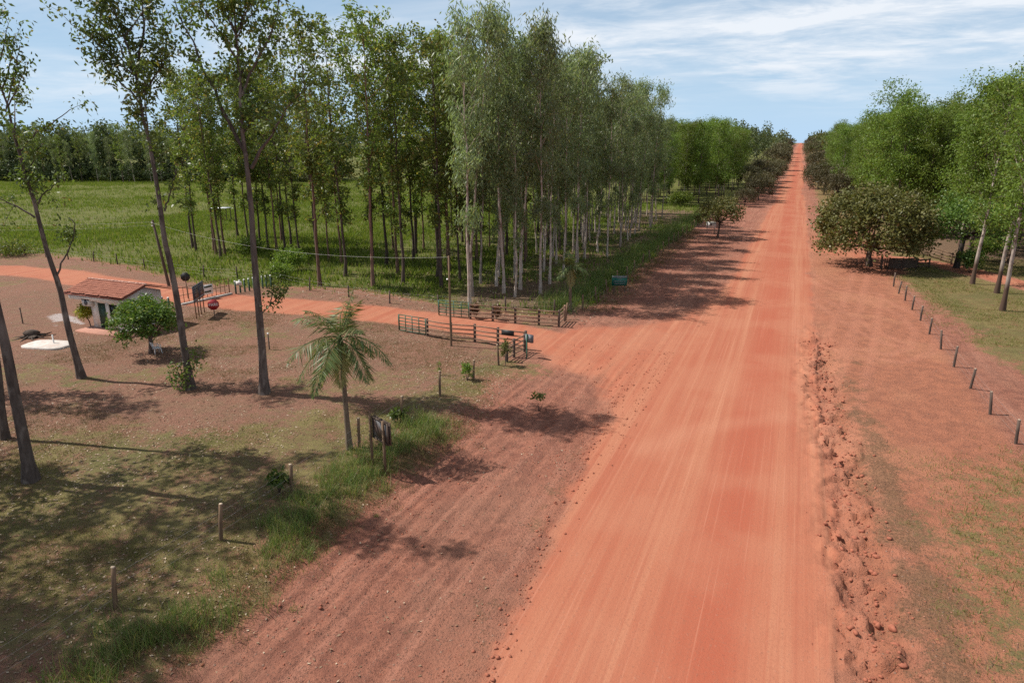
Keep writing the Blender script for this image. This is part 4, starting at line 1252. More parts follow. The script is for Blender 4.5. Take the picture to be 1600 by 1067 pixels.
# croton, slab, mound, chair
g = G(143, 512)
cr_ = thing('croton_shrub', 'yellow-green croton shrub at the left corner of the guard house', 'shrub', (g[0], g[1], zs(g[0], g[1])))
rng = np.random.default_rng(3)
s_ = MB(); s_.tube([(0, 0, -.1), (-.12, 0, 0.5), (-.35, 0, 1.0)], [0.05, 0.04, 0.03], 6, cap=False); s_.tube([(-.12, 0, 0.5), (-.7, 0.1, 1.1)], [0.035, 0.02], 5, cap=False)
s_.build('stem', M['bark_dark'], cr_)
lc = MB(); c0 = np.array([-.45, 0, 1.35]) + rdir(60, rng) * np.array([0.62, 0.62, 0.6]) * rng.uniform(0.5, 1, (60, 1))
leaf_clumps(lc, c0, 0.13, 26, 0.17, 0.07, rng, 0.1, 0.2); lc.build('foliage', M['leaf_yellow'], cr_)
g = G(76, 541)
sl = thing('concrete_slab', 'white concrete cover slab lying in the yard left of the mango', 'slab', (g[0], g[1], zs(g[0], g[1])), radians(12))
b_ = MB(); ang = np.linspace(0, 2 * pi, 14, endpoint=False)
o2 = np.stack([np.sign(np.cos(ang)) * np.abs(np.cos(ang)) ** 0.5 * 1.75, np.sign(np.sin(ang)) * np.abs(np.sin(ang)) ** 0.5 * 1.05], -1)
vv = np.vstack([np.c_[o2, np.full(14, -.1)], np.c_[o2, np.full(14, 0.11)], np.c_[o2 * 0.97, np.full(14, 0.14)]])
b_.add(vv, np.array([[k + r * 14, (k + 1) % 14 + r * 14, (k + 1) % 14 + (r + 1) * 14, k + (r + 1) * 14] for r in range(2) for k in range(14)]))
b_.f.append(np.arange(28, 42)[None])
b_.build('cover', M['concrete'], sl)
pp = MB(); pp.tube([(0.2, 0.3, 0.1), (0.2, 0.3, 0.75)], 0.05, 8); pp.build('vent_pipe', M['white_paint'], sl)


def rock(mb, c, r, rng, sub=1, flat=0.7):
    v, f = ICO[sub]
    n = v.copy()
    for _ in range(9):
        q = rng.normal(size=3); q /= np.linalg.norm(q)
        n = n - np.maximum(0, n @ q - rng.uniform(0.45, 0.8))[:, None] * q
    n = n * (1 + 0.16 * (rng.random((len(v), 1)) - 0.5)) * np.array([1, rng.uniform(0.65, 1.1), flat * rng.uniform(0.7, 1.1)])
    a = rng.random() * 6.28
    m = np.array([[cos(a), -sin(a), 0], [sin(a), cos(a), 0], [0, 0, 1]])
    mb.add(n @ m.T * r + c, f)


def ico(sub):
    import bmesh
    bm = bmesh.new(); bmesh.ops.create_icosphere(bm, subdivisions=sub, radius=1)
    v = np.array([q.co[:] for q in bm.verts]); f = np.array([[w.index for w in q.verts] for q in bm.faces]); bm.free()
    return v, f


ICO = {1: ico(1), 2: ico(2)}
g = G(52, 527)
mb = MB(); rng = np.random.default_rng(12); rock(mb, (0, 0, 0.2), 0.75, rng, 2, 0.75); rock(mb, (0.4, -.2, 0.1), 0.45, rng, 2, 0.6)
st = thing('tree_stump', 'dark weathered stump mound in the yard above the white slab', 'stump', (g[0], g[1], zs(g[0], g[1])))
mb.build('stump', M['stone'], st)
mb = MB()
for k in range(9):
    a = k * 0.7; mb.tube([(cos(a) * 0.4, sin(a) * 0.4, 0.15), (cos(a) * 0.9, sin(a) * 0.9, 0.04), (cos(a + .2) * 1.5, sin(a + .2) * 1.5, 0.02)], [0.09, 0.06, 0.02], 5, cap=False)
mb.build('root', M['stone'], st)
g = G(246, 553)
ch = thing('plastic_chair', 'white plastic chair in the shade under the small mango tree', 'chair', (g[0], g[1], zs(g[0], g[1])), radians(160))
b_ = MB(); b_.box((0, 0, 0.43), (0.46, 0.46, 0.04)); b_.build('seat', M['plastic'], ch)
b_ = MB(); b_.beam((-.22, 0.22, 0.45), (-.22, 0.32, 0.88), 0.04, 0.04); b_.beam((.22, 0.22, 0.45), (.22, 0.32, 0.88), 0.04, 0.04)
for z in (0.58, 0.70, 0.83):
    b_.beam((-.22, 0.22 + (z - .45) * .23, z), (.22, 0.22 + (z - .45) * .23, z), 0.02, 0.09)
b_.build('backrest', M['plastic'], ch)
for sx_ in (-1, 1):
    for sy_ in (-1, 1):
        b_ = MB(); b_.beam((sx_ * .20, sy_ * .20, 0.42), (sx_ * .25, sy_ * .25, 0), 0.045, 0.045); b_.build('leg', M['plastic'], ch)
    b_ = MB(); b_.beam((sx_ * .25, -.22, 0.64), (sx_ * .25, .26, 0.64), 0.05, 0.03); b_.beam((sx_ * .24, -.21, 0.42), (sx_ * .25, -.21, 0.64), 0.035, 0.035); b_.build('armrest', M['plastic'], ch)


# ------------------------------------------------------------------ posts, fences, gates
def post_mesh(r, hgt, seed, mat='post'):
    rng = np.random.default_rng(seed)
    mb = MB(); mb.tube([(0, 0, -.3), (0, 0, 0.0), (0.01, 0, hgt * .5), (rng.normal() * 0.02, rng.normal() * 0.02, hgt)], [r * 1.05, r * 1.03, r, r * 0.97], 9, wob=0.08)
    return mb.mesh('post', M[mat], True)


POSTS = [post_mesh(0.075, 1.30, s) for s in range(4)]
POSTS_D = [post_mesh(0.075, 1.30, s + 10, 'post_dark') for s in range(4)]
CAPM = MB(); CAPM.tube([(0, 0, 0), (0, 0, 0.012)], 0.066, 9); CAPM = CAPM.mesh('cut_top', M['post_top'])


def wire_fence(label, pts, proto, wires=(0.35, 0.7, 1.05), hs=1.0, cap=True, lean=0.05, r=0.004):
    f = thing('wire_fence', label, 'fence', (pts[0][0], pts[0][1], 0))
    o = np.array([pts[0][0], pts[0][1], 0.0])
    tops = []
    for i, p in enumerate(pts):
        z = zs(p[0], p[1])
        q = link('post', proto[i % len(proto)], f)
        q.location = (p[0] - o[0], p[1] - o[1], z)
        s = hs * random.uniform(0.9, 1.1)
        q.scale = (1, 1, s)
        q.rotation_euler = (random.gauss(0, lean), random.gauss(0, lean), random.uniform(0, 6))
        if cap:
            c = link('cut_top', CAPM, q); c.location = (0, 0, 1.30)
        tops.append(np.array([p[0] - o[0], p[1] - o[1], z]))
    for wz in wires:
        mb = MB()
        line = []
        for a, b in zip(tops[:-1], tops[1:]):
            for k in (0, 0.5):
                q = a + (b - a) * k; line.append(q + np.array([0.06, 0, wz * hs - (0.03 if k else 0)]))
        line.append(tops[-1] + np.array([0.06, 0, wz * hs]))
        mb.tube(np.array(line), r, 4, cap=False)
        mb.build('wire', M['wire'], f)
    return f


wire_fence('wire fence of cut posts along the near left yard, ending at the corral',
           [G(*p)[:2] for p in [(-90, 1150), (183, 962), (347, 855), (457, 780), (562, 708), (627, 667), (688, 627), (740, 597), (779, 572)]], POSTS, hs=1.08)
wire_fence('wire fence of thin dark posts along the right of the road',
           [(11.9, 30.5), (11.7, 34.5)] + [tuple(G(*p)[:2]) for p in [(1587, 693), (1547, 647), (1516, 607), (1490, 573), (1470, 545), (1452, 521), (1438, 501), (1425, 484), (1414, 470), (1404, 459), (1396, 448)]], POSTS_D, hs=1.02)
wire_fence('long wire fence of dark posts between the road and the eucalyptus stand',
           [(-16.9, 53.6)] + [(-16.5 + 0.012 * (y - 57) + random.gauss(0, 0.08), y) for y in np.arange(57.5, 152, 4.1)], POSTS, hs=1.15, cap=False)
wire_fence('pasture fence of dark posts behind the guard house and gate',
           [G(*p)[:2] for p in [(40, 400), (72, 402), (107, 406), (147, 410), (184, 414), (227, 421), (270, 427), (319, 433), (371, 436), (425, 440), (484, 454), (545, 464), (609, 474), (686, 480), (790, 489), (865, 492)]], POSTS_D, hs=1.0, cap=False)


def rail_fence(label, pts, n_rails, hgt, ret=None):
    f = thing('rail_fence', label, 'fence', (pts[0][0], pts[0][1], 0))
    o = np.array([pts[0][0], pts[0][1], 0])
    P = []
    allp = list(pts) + ([ret] if ret is not None else [])
    for k, p in enumerate(allp):
        z = zs(p[0], p[1]); P.append(np.array([p[0], p[1], z]) - o)
        b = MB(); b.tube([P[-1] + [0, 0, -.3], P[-1] + [0, 0, hgt * 0.5], P[-1] + [0.01, 0, hgt + 0.08]], 0.10, 9, wob=0.07)
        b.build('post', M['post_dark'] if k < len(pts) else M['rail'], f, True)
    for a, b in zip(P[:-1], P[1:]):
        for r in range(n_rails):
            zz = 0.28 + (hgt - 0.32) * r / (n_rails - 1)
            m = MB(); m.tube([a + [0, -.09, zz], (a + b) / 2 + [0, -.09, zz + random.gauss(0, .015)], b + [0, -.09, zz]], 0.05, 7, wob=0.08)
            m.build('rail', M['rail'], f, True)
    return f


def metal_gate(name, label, a, b, hgt, cols, rows, mat, t_=0.065, z0=0.12):
    a = np.array([a[0], a[1], zs(*a[:2])]); b = np.array([b[0], b[1], zs(*b[:2])])
    g_ = thing(name, label, 'gate', a)
    d = b - a
    for k in (0, 1):
        m = MB(); m.beam(d * k + [0, 0, z0], d * k + [0, 0, hgt], t_ * 1.3, t_ * 1.3); m.build('stile', M[mat], g_)
    for k in range(1, cols):
        m = MB(); m.beam(d * k / cols + [0, 0, z0], d * k / cols + [0, 0, hgt], t_ * 0.8, t_ * 0.8); m.build('upright_bar', M[mat], g_)
    for k in range(rows + 1):
        z = z0 + (hgt - z0) * k / rows
        m = MB(); m.beam([0, 0, z], d + [0, 0, z], t_ * 0.7, t_ * 0.85); m.build('crossbar', M[mat], g_)
    return g_


c1 = [G(*p)[:2] for p in [(668, 525), (705, 532), (742, 535), (778, 541), (821, 547)]]
metal_gate('farm_gate', 'nearer green metal farm gate standing open beside the track', G(624, 517)[:2], (c1[0][0] - 0.14, c1[0][1] + .02), 1.38, 4, 5, 'green_paint')
rail_fence('nearer wooden rail fence with dark posts, in front of the track', c1, 4, 1.32)
rail_fence('short wooden rail fence return by the green post', [G(821, 549)[:2] + [0.02, -.25], G(803, 559)[:2], G(792, 566)[:2]], 4, 1.28)
c2 = [G(*p)[:2] for p in [(735, 499), (770, 503), (805, 506), (842, 509), (873, 512)]]
metal_gate('farm_gate', 'farther green metal farm gate at the edge of the grove', G(686, 494)[:2], (c2[0][0] - 0.14, c2[0][1] + .02), 1.42, 4, 5, 'green_paint')
rail_fence('farther wooden rail fence behind the track', c2, 4, 1.32, G(882, 503)[:2])
# black plate on the nearer fence, green post with a grey box
g = G(793, 543); z = zs(g[0], g[1])
pl = thing('black_plate', 'small black plate hung on the nearer rail fence', 'sign', (g[0], g[1] - 0.20, z), radians(-2))
b_ = MB(); b_.box((0.1, 0, 1.12), (1.0, 0.03, 0.40)); b_.build('panel', M['black'], pl)
b_ = MB(); b_.box((0.1, 0.05, 1.25), (0.06, 0.08, 0.06)); b_.build('bracket', M['black'], pl)
g = G(823, 560)
bx_ = thing('box_post', 'thin green post carrying a grey box at the end of the rail fence', 'post', (g[0], g[1], zs(g[0], g[1])), radians(-15))
b_ = MB(); b_.tube([(0, 0, -.2), (0, 0, 1.75)], 0.05, 8); b_.build('pole', M['green_paint'], bx_)
b_ = MB(); b_.box((0.12, 0.12, 1.42), (0.62, 0.16, 0.55)); bo = b_.build('box', M['grey_box'], bx_)
b_ = MB(); b_.box((0.12, 0.03, 1.43), (0.5, 0.02, 0.42)); b_.build('lid', M['board_grey'], bo)

# rusty gate across the track with its white plate and concrete sill
ga, gb = G(281, 476)[:2], G(359, 459)[:2]
rg_ = metal_gate('rusty_gate', 'long rusty tubular gate across the track beside the guard house', ga, gb, 1.55, 11, 2, 'rust', 0.05)
za_ = zs(ga[0], ga[1])
d = np.array([gb[0] - ga[0], gb[1] - ga[1], 0]); du = d / np.linalg.norm(d); nrm = np.array([du[1], -du[0], 0])
pa = d * 0.46; pb = d * 0.66
m = MB(); m.beam(pa + nrm * 0.06 + [0, 0, 0.90], pb + nrm * 0.06 + [0, 0, 0.90], 0.02, 0.95); wp = m.build('plate', M['white_paint'], rg_)
for (k0, k1, z_) in ((0.15, 0.9, 1.15), (0.12, 0.8, 0.68)):
    m = MB(); m.beam(pa + (pb - pa) * k0 + nrm * 0.075 + [0, 0, z_], pa + (pb - pa) * k1 + nrm * 0.075 + [0, 0, z_ + 0.02], 0.004, 0.16); m.build('plate_lettering', M['dark_green'], wp)
sill = thing('concrete_sill', 'pale concrete beam on the ground under the rusty gate', 'beam', (ga[0], ga[1], za_))
m = MB(); m.beam(nrm * 0.3 + [0, 0, 0.05], d + nrm * 0.3 + [0, 0, 0.05], 0.28, 0.18); m.build('beam', M['concrete'], sill)
# green bollards with white tops
BO = MB(); BO.tube([(0, 0, -.2), (0, 0, 1.22)], 0.085, 9); BO = BO.mesh('pole', M['dark_green'], True)
BT = MB(); BT.tube([(0, 0, 1.222), (0, 0, 1.30)], 0.088, 9); BT = BT.mesh('white_top', M['white_paint'], True)
for grp, lb, pxs in (('bollards right of the rusty gate', 'dark green bollard with white top, in the row right of the rusty gate', [(369, 459), (376, 457.5), (383, 456), (390, 454.5), (397, 453), (411, 451), (417, 450), (424, 449)]),
                     ('bollards behind the mango tree', 'dark green bollard with white top, between mango tree and rusty gate', [(246, 484), (255.5, 485.5), (265.5, 486.5)])):
    for p in pxs:
        g = G(*p)
        o = thing('bollard', lb, 'bollard', (g[0], g[1], zs(g[0], g[1])), 0, grp)
        link('pole', BO, o); link('white_top', BT, o)
g = G(376, 458)
sg = thing('small_board', 'small whitish board fixed to a bollard right of the rusty gate', 'sign', (g[0], g[1] - .11, zs(g[0], g[1])), radians(12))
b_ = MB(); b_.box((0, 0, 1.02), (0.62, 0.03, 0.42)); p_ = b_.build('panel', M['white_paint'], sg)
b_ = MB()
for q in (0.1, 0, -.1):
    b_.box((0, -.018, 1.02 + q), (0.44, 0.004, 0.04))
b_.build('lettering', M['grey_box'], p_)


def octagon(mb, r, y0, y1, z):
    a = np.arange(8) * pi / 4 + pi / 8
    v = [(cos(q) * r, y, z + sin(q) * r) for y in (y0, y1) for q in a]
    f = [[k, (k + 1) % 8, (k + 1) % 8 + 8, k + 8] for k in range(8)]
    mb.add(v, f); mb.f.append(np.array([list(range(8))[::-1]]) + mb.n - 16); mb.f.append(np.array([list(range(8, 16))]) + mb.n - 16)


def text_mesh(body, size):
    c = bpy.data.curves.new('lettering', 'FONT'); c.body = body; c.size = size; c.align_x = 'CENTER'; c.align_y = 'CENTER'; c.extrude = 0.004
    o = bpy.data.objects.new('lettering', c); COL.objects.link(o)
    bpy.context.view_layer.update()
    me = bpy.data.meshes.new_from_object(o.evaluated_get(bpy.context.evaluated_depsgraph_get()))
    bpy.data.objects.remove(o)
    me.name = 'lettering'; me.materials.clear(); me.materials.append(M['white_paint'])
    return me


# stop sign, back of the other octagon sign
g = G(336, 497)
ss = thing('stop_sign', 'red octagonal stop sign facing the viewer, on a short pole by the track', 'sign', (g[0], g[1], zs(g[0], g[1])), YAW + radians(28))
b_ = MB(); b_.tube([(0, 0.05, -.2), (0, 0.05, 1.5)], 0.035, 8); b_.build('pole', M['post_dark'], ss)
b_ = MB(); octagon(b_, 0.48, -.012, 0.012, 1.18); o8 = b_.build('plate', M['red_sign'], ss)
tm = link('lettering', text_mesh('PARE', 0.33), o8); tm.location = (0, -.018, 1.18); tm.rotation_euler = (pi / 2, 0, 0)
g = G(294, 466)
bs = thing('octagon_sign', 'black back of an octagonal road sign above the guard house gate', 'sign', (g[0], g[1], zs(g[0], g[1])), YAW + radians(20))
b_ = MB(); b_.tube([(0, -.05, -.2), (0, -.05, 2.35)], 0.035, 8); b_.build('pole', M['post_dark'], bs)
b_ = MB(); octagon(b_, 0.44, -.012, 0.012, 2.10); b_.build('plate', M['black'], bs)

# double billboard on four legs
A, B = G(307, 498), G(320, 488)
dv = B - A; dv[2] = 0
bb = thing('billboard', 'pair of dark notice boards on four thin legs beside the rusty gate', 'sign', (A[0], A[1], zs(A[0], A[1])))
ld = np.linalg.norm(dv); du = dv / ld; nr = np.array([du[1], -du[0], 0])
for k in (0.02, 0.33, 0.62, 0.98):
    m = MB(); m.beam(dv * k + [0, 0, -.2], dv * k + [0, 0, 2.75], 0.06, 0.06); m.build('leg', M['rust'], bb)
for k0, k1 in ((-.12, 0.485), (0.515, 1.12)):
    m = MB(); m.beam(dv * k0 + nr * 0.06 + [0, 0, 2.15], dv * k1 + nr * 0.06 + [0, 0, 2.15], 0.04, 1.35); p_ = m.build('board', M['slate'], bb)
    m = MB(); m.beam(dv * (k0 + .03) + nr * 0.084 + [0, 0, 1.62], dv * (k1 - .03) + nr * 0.084 + [0, 0, 1.62], 0.004, 0.18); m.build('print_strip', M['board_grey'], p_)
    for z_, a_, b__ in ((2.62, 0.1, 0.9), (2.40, 0.2, 0.7), (2.24, 0.2, 0.8), (2.0, 0.3, 0.6)):
        m = MB(); kk = k1 - k0
        m.beam(dv * (k0 + kk * a_) + nr * 0.084 + [0, 0, z_], dv * (k0 + kk * b__) + nr * 0.084 + [0, 0, z_], 0.004, 0.06); m.build('print_line', M['board_grey'], p_)

# framed notice board by the yard fence
A = G(583, 738); B = G(603, 751)
A[2] = B[2] = 0
dv = B - A
nb = thing('notice_board', 'framed double notice board on two posts beside the yard fence', 'sign', (A[0], A[1], zs(A[0], A[1]) - .02))
ld = np.linalg.norm(dv); du = dv / ld; nr = np.array([du[1], -du[0], 0])
if nr[1] > 0:
    nr = -nr
for k in (0, 1):
    m = MB(); m.beam(dv * k + [0, 0, -.4], dv * k + [0, 0, 2.55], 0.09, 0.09); m.build('post', M['post'], nb)
off_ = du * 0.10
for sd, nm in ((1, 'front'), (-1, 'back')):
    q = -nr * 0.10 if sd > 0 else -nr * 0.22
    m = MB(); m.beam(off_ + q + [0, 0, 1.95], dv + off_ * 1.5 + q + [0, 0, 1.95], 0.03, 0.92); p_ = m.build('panel', M['board_print'] if sd > 0 else M['slate'], nb)
    m = MB()
    for z_ in (1.47, 2.43):
        m.beam(off_ * .6 + q + [0, 0, z_], dv + off_ * 2 + q + [0, 0, z_], 0.06, 0.07)
    for a_ in (off_ * 0.6, dv + off_ * 2):
        m.beam(a_ + q + [0, 0, 1.43], a_ + q + [0, 0, 2.47], 0.06, 0.07)
    m.build('frame', M['post_dark'], p_)

# green road sign and white sign at the left verge
g = G(967, 458)
gs = thing('green_sign', 'green rectangular sign with pale header on thin legs at the grove edge', 'sign', (g[0], g[1], zs(g[0], g[1])), YAW * 0.9)
for s_ in (-.55, -.42, .55):
    b_ = MB(); b_.tube([(s_, 0.05, -.2), (s_, 0.05, 1.75)], 0.035, 7); b_.build('leg', M['post_dark'], gs)
b_ = MB(); b_.box((0, 0, 1.30), (1.5, 0.03, 0.98)); p_ = b_.build('panel', M['green_sign'], gs)
b_ = MB(); b_.box((0, -.02, 1.69), (1.44, 0.006, 0.17)); b_.build('header_band', M['board_grey'], p_)
for z_, w_ in ((1.52, 0.45), (1.30, 1.1), (1.14, 1.2), (0.98, 1.0)):
    b_ = MB(); x = -w_ / 2
    while x < w_ / 2:
        l_ = random.uniform(0.06, 0.2); b_.box((x + l_ / 2, -.02, z_), (l_ * 0.85, 0.005, 0.055)); x += l_
    b_.build('text_line', M['board_grey'], p_)
g = G(1110, 366)
ws = thing('white_sign', 'small white sign under the olive tree far along the left verge', 'sign', (g[0], g[1], zs(g[0], g[1])), YAW * 0.6)
for s_ in (-.6, .6):
    b_ = MB(); b_.tube([(s_, 0.05, -.2), (s_, 0.05, 2.0)], 0.05, 7); b_.build('leg', M['post_dark'], ws)
b_ = MB(); b_.box((0, 0, 1.5), (1.5, 0.03, 1.1)); p_ = b_.build('panel', M['white_paint'], ws)
b_ = MB(); b_.box((-.05, -.02, 1.62), (0.35, 0.006, 0.5)); b_.box((-.6, -.02, 1.5), (0.16, 0.006, 0.9)); b_.build('print', M['board_grey'], p_)

# ------------------------------------------------------------------ poles and cables
g = G(265, 449); A = np.array([g[0], g[1], zs(g[0], g[1])])
pa_ = thing('utility_pole', 'dark wooden utility pole behind the guard house', 'pole', A)
b_ = MB(); b_.tube([(0, 0, -.3), (-.36, -.14, 3.5), (-.72, -.28, 6.9)], [0.16, 0.14, 0.11], 9); b_.build('shaft', M['post_dark'], pa_, True)
for z_ in (6.3, 6.6):
    b_ = MB(); b_.tube([(-.65, -.40, z_), (-.65, -.48, z_), (-.65, -.50, z_ + .08)], [0.05, 0.06, 0.04], 7); b_.build('insulator', M['white_paint'], pa_)
g = G(705, 541); B = np.array([g[0], g[1], zs(g[0], g[1])])
pb_ = thing('utility_pole', 'slim pale wooden pole standing at the nearer rail fence', 'pole', B)
b_ = MB(); b_.tube([(0, 0, -.3), (-.01, 0, 3.4), (-.02, 0, 6.7)], [0.085, 0.075, 0.06], 9); b_.build('shaft', M['post'], pb_, True)
b_ = MB(); b_.tube([(-.10, -.05, 5.0), (-.20, -.06, 5.0)], 0.06, 7); b_.build('lamp', M['white_paint'], pb_)


def cable(label, a, b, sag, r=0.006):
    a = np.array(a); b = np.array(b)
    tt = np.linspace(0, 1, 24)[:, None]
    p = a + (b - a) * tt; p[:, 2] -= sag * 4 * (tt[:, 0] * (1 - tt[:, 0]))
    o = thing('power_cable', label, 'cable', a)
    mb = MB(); mb.tube(p - a, r, 5, cap=False); mb.build('strand', M['cable'], o)


C_ = np.array([-108.0, 42.0, 0])
cable('pale cable sagging between the dark utility pole and the slim pale pole', A + [-.66, -.38, 6.6], B + [0, 0.05, 6.6], 1.1)
cable('upper cable running left from the dark utility pole over the pasture', A + [-.66, -.38, 6.7], C_ + [0, 0, 7.2], 0.9)
cable('lower cable running left from the dark utility pole over the pasture', A + [-.66, -.38, 6.4], C_ + [0, 0, 6.3], 1.0)

for p, lb, hh in (((421, 546), 'short dark marker post with pale top, alone in the yard right of the grey trunk', 1.15), ((36, 506), 'thin dark stake standing alone left of the guard house', 1.25)):
    g = G(*p)
    mp = thing('marker_post', lb, 'post', (g[0], g[1], zs(g[0], g[1])))
    b_ = MB(); b_.tube([(0, 0, -.2), (0, 0, hh)], 0.05, 8); b_.build('stake', M['post_dark'], mp, True)
    b_ = MB(); b_.tube([(0, 0, hh + .002), (0, 0, hh + 0.10)], 0.055, 8); b_.build('pale_top', M['white_paint'] if 'pale' in lb else M['post_dark'], mp, True)

# small tin-roofed shelter in the pasture
g = G(347, 346)
sh = thing('pasture_shelter', 'small white tin roof on posts in the pasture behind the slender trees', 'shelter', (g[0], g[1], zs(g[0], g[1])), radians(20))
b_ = MB(); b_.box((0, 0, 2.5), (3.2, 2.2, 0.07)); b_.build('roof', M['tin'], sh)
for sx_ in (-1.4, 1.4):
    for sy_ in (-.9, .9):
        b_ = MB(); b_.tube([(sx_, sy_, -.2), (sx_, sy_, 2.46)], 0.08, 7); b_.build('post', M['post_dark'], sh)

# ------------------------------------------------------------------ right-hand enclosure by the driveway
def plank_fence(label, pts, hgt, n, w=0.16, mat='post_dark', posts=True):
    f = thing('plank_fence', label, 'fence', (pts[0][0], pts[0][1], 0))
    o = np.array([pts[0][0], pts[0][1], 0])
    P = [np.array([p[0], p[1], zs(p[0], p[1])]) - o for p in pts]
    for p in P:
        b = MB(); b.beam(p + [0, 0, -.3], p + [0, 0, hgt + 0.15], 0.15, 0.15); b.build('post', M[mat], f)
    for a, b in zip(P[:-1], P[1:]):
        for r in range(n):
            zz = 0.25 + (hgt - 0.25) * r / max(1, n - 1)
            m = MB(); m.beam(a + [0, -.10, zz], b + [0, -.10, zz + random.gauss(0, .03)], 0.04, w); m.build('plank', M[mat], f)


plank_fence('dark solid plank wall in the shade of the round tree', [G(*p)[:2] for p in [(1388, 421), (1409, 421), (1430, 420)]], 1.25, 7, 0.17)
plank_fence('low plank fence right of the dark plank wall', [G(*p)[:2] for p in [(1432, 419), (1451, 418)]], 1.0, 3)
plank_fence('long weathered plank fence behind the driveway under the dark tree', [G(*p)[:2] for p in [(1395, 393), (1421, 396), (1449, 400), (1470, 407), (1486, 413), (1506, 417)]], 1.3, 4, 0.14, 'post')
for k, p in enumerate([(1376, 420), (1381, 418), (1384.5, 418), (1388, 418)]):
    g = G(*p)
    o = tag(link('stake', POSTS[k % 4] if k else POSTS_D[0]), 'dark thick gate post at the left end of the plank wall' if k == 0 else 'pale thin stake beside the dark gate post near the round tree', 'post', None if k == 0 else 'pale stakes by the plank wall')
    o.location = (g[0], g[1], zs(g[0], g[1])); o.scale = (1.6, 1.6, 1.25) if k == 0 else (0.7, 0.7, 0.85)

# ------------------------------------------------------------------ small plants
def bush(name, label, px, r, hgt, mat, seed, n=26, per=26, L=0.16, W=0.07, stems=4, base=0.25, stake=False, droop=0.2, group=None):
    g = G(*px); rng = np.random.default_rng(seed)
    o = thing(name, label, 'plant', (g[0], g[1], zs(g[0], g[1]) - .02), 0, group)
    st = MB()
    for _ in range(stems):
        e = np.array([rng.normal() * r * 0.5, rng.normal() * r * 0.5, hgt * rng.uniform(0.6, 0.95)])
        st.tube([(0, 0, -.05), e * 0.5 + rng.normal(size=3) * 0.03, e], [0.022, 0.016, 0.006], 5, cap=False)
    st.build('stem', M['bark_dark'], o)
    cs = rdir(n, rng) * np.array([r, r, hgt * (1 - base) / 2]) * rng.uniform(0.4, 1, (n, 1)) + np.array([0, 0, hgt * (1 + base) / 2])
    lc = MB(); leaf_clumps(lc, cs, r * 0.22, per, L, W, rng, droop); lc.build('foliage', M[mat], o)


bush('young_tree', 'dark young plant beside the fence post below the palm', (438, 782), 0.40, 1.15, 'leaf_mango', 51, 16, 20, 0.24, 0.10)
bush('young_tree', 'broad-leaved pale plant at the foot of a post behind the notice board', (622, 668), 0.42, 0.75, 'leaf_near', 52, 14, 16, 0.26, 0.13)
bush('young_tree', 'light green leafy shrub beside the post in the fence corner', (730, 598), 0.42, 1.25, 'leaf_acacia', 53, 16, 20, 0.16, 0.10)
bush('young_tree', 'slim staked sapling in front of the nearer rail fence', (790, 573), 0.34, 1.9, 'leaf_olive', 54, 20, 22, 0.17, 0.08, 2, 0.35)
bush('young_tree', 'small yellowish plant alone on the bare verge left of the road', (842, 643), 0.42, 1.05, 'leaf_olive', 55, 9, 9, 0.20, 0.14, 3, 0.6)
bush('young_tree', 'thin wispy seedling in the yard, left of the fence corner shrub', (686, 590), 0.15, 1.0, 'leaf_acacia', 56, 8, 8, 0.18, 0.03, 2)
bush('shrub', 'reddish-brown bush behind the farther fence, by the green gate', (743, 497), 0.42, 1.25, 'leaf_red', 57, 26, 26, 0.18, 0.10)
bush('shrub', 'reddish-brown bush behind the farther fence, second from the gate', (776, 500), 0.42, 1.25, 'leaf_red', 58, 26, 26, 0.18, 0.10)
bush('shrub', 'leafy green bush beside the left white trunk at the driveway', (1514, 425), 1.3, 2.6, 'leaf_mango', 59, 60, 26, 0.30, 0.16)
bush('shrub', 'leafy green bush behind the white trunks on the right', (1540, 408), 1.6, 3.0, 'leaf_acacia', 60, 60, 26, 0.30, 0.16)
bush('shrub', 'bushy green regrowth under the slender trees in the pasture', (392, 398), 2.0, 2.2, 'leaf_acacia', 61, 80, 26, 0.28, 0.14)
bush('shrub', 'light green bush in the grass right of the tall grey trunk', (455, 424), 1.7, 2.6, 'leaf_acacia', 62, 80, 26, 0.28, 0.14)
bush('shrub', 'round bush at the grove edge right of the reddish trunk', (440, 438), 1.3, 1.9, 'leaf_acacia', 63, 60, 26, 0.24, 0.12)
bush('shrub', 'brown-green bush on the left track edge at the picture border', (20, 400), 2.6, 1.6, 'leaf_dark', 64, 70, 26, 0.30, 0.14)
bush('shrub', 'light bush in the grass gap beyond the eucalyptus stand', (1062, 322), 3.0, 3.2, 'leaf_acacia', 65, 70, 26, 0.45, 0.22)


# ------------------------------------------------------------------ grass, litter, clods
def blades(name, label, pts, per, hgt, wid, spread, mat, seed, lean=0.45, odd=0.12):
    rng = np.random.default_rng(seed)
    n = len(pts)
    hgt = np.broadcast_to(hgt, (n,))
    idx = np.repeat(np.arange(n), per); k = len(idx)
    p = np.zeros((k, 3)); p[:, :2] = pts[idx] + rng.normal(size=(k, 2)) * spread * (hgt[idx] / hgt.mean())[:, None]
    p[:, 2] = zf(p[:, 0], p[:, 1]) - 0.02
    a = rng.random(k) * 6.28; ln = lean * rng.random(k)
    d = unit(np.stack([np.cos(a) * ln, np.sin(a) * ln, np.ones(k)], -1))
    b = a + pi / 2 + rng.normal(size=k) * 0.6
    s = np.stack([np.cos(b), np.sin(b), np.zeros(k)], -1)
    c = np.zeros((k, 4)); c[:, 3] = 1; c[:, 0] = np.clip(0.5 * rng.random(n)[idx] + 0.5 * rng.random(k), 0, 1); c[:, 1] = np.where(rng.random(k) < odd, 0.95, 0.3)
    mb = MB(); mb.blades(p, d, s, hgt[idx] * (0.5 + 0.8 * rng.random(k)), wid * (0.7 + 0.6 * rng.random(k)), c)
    return tag(mb.build(name, M[mat]), label, 'grass', None, 'stuff')


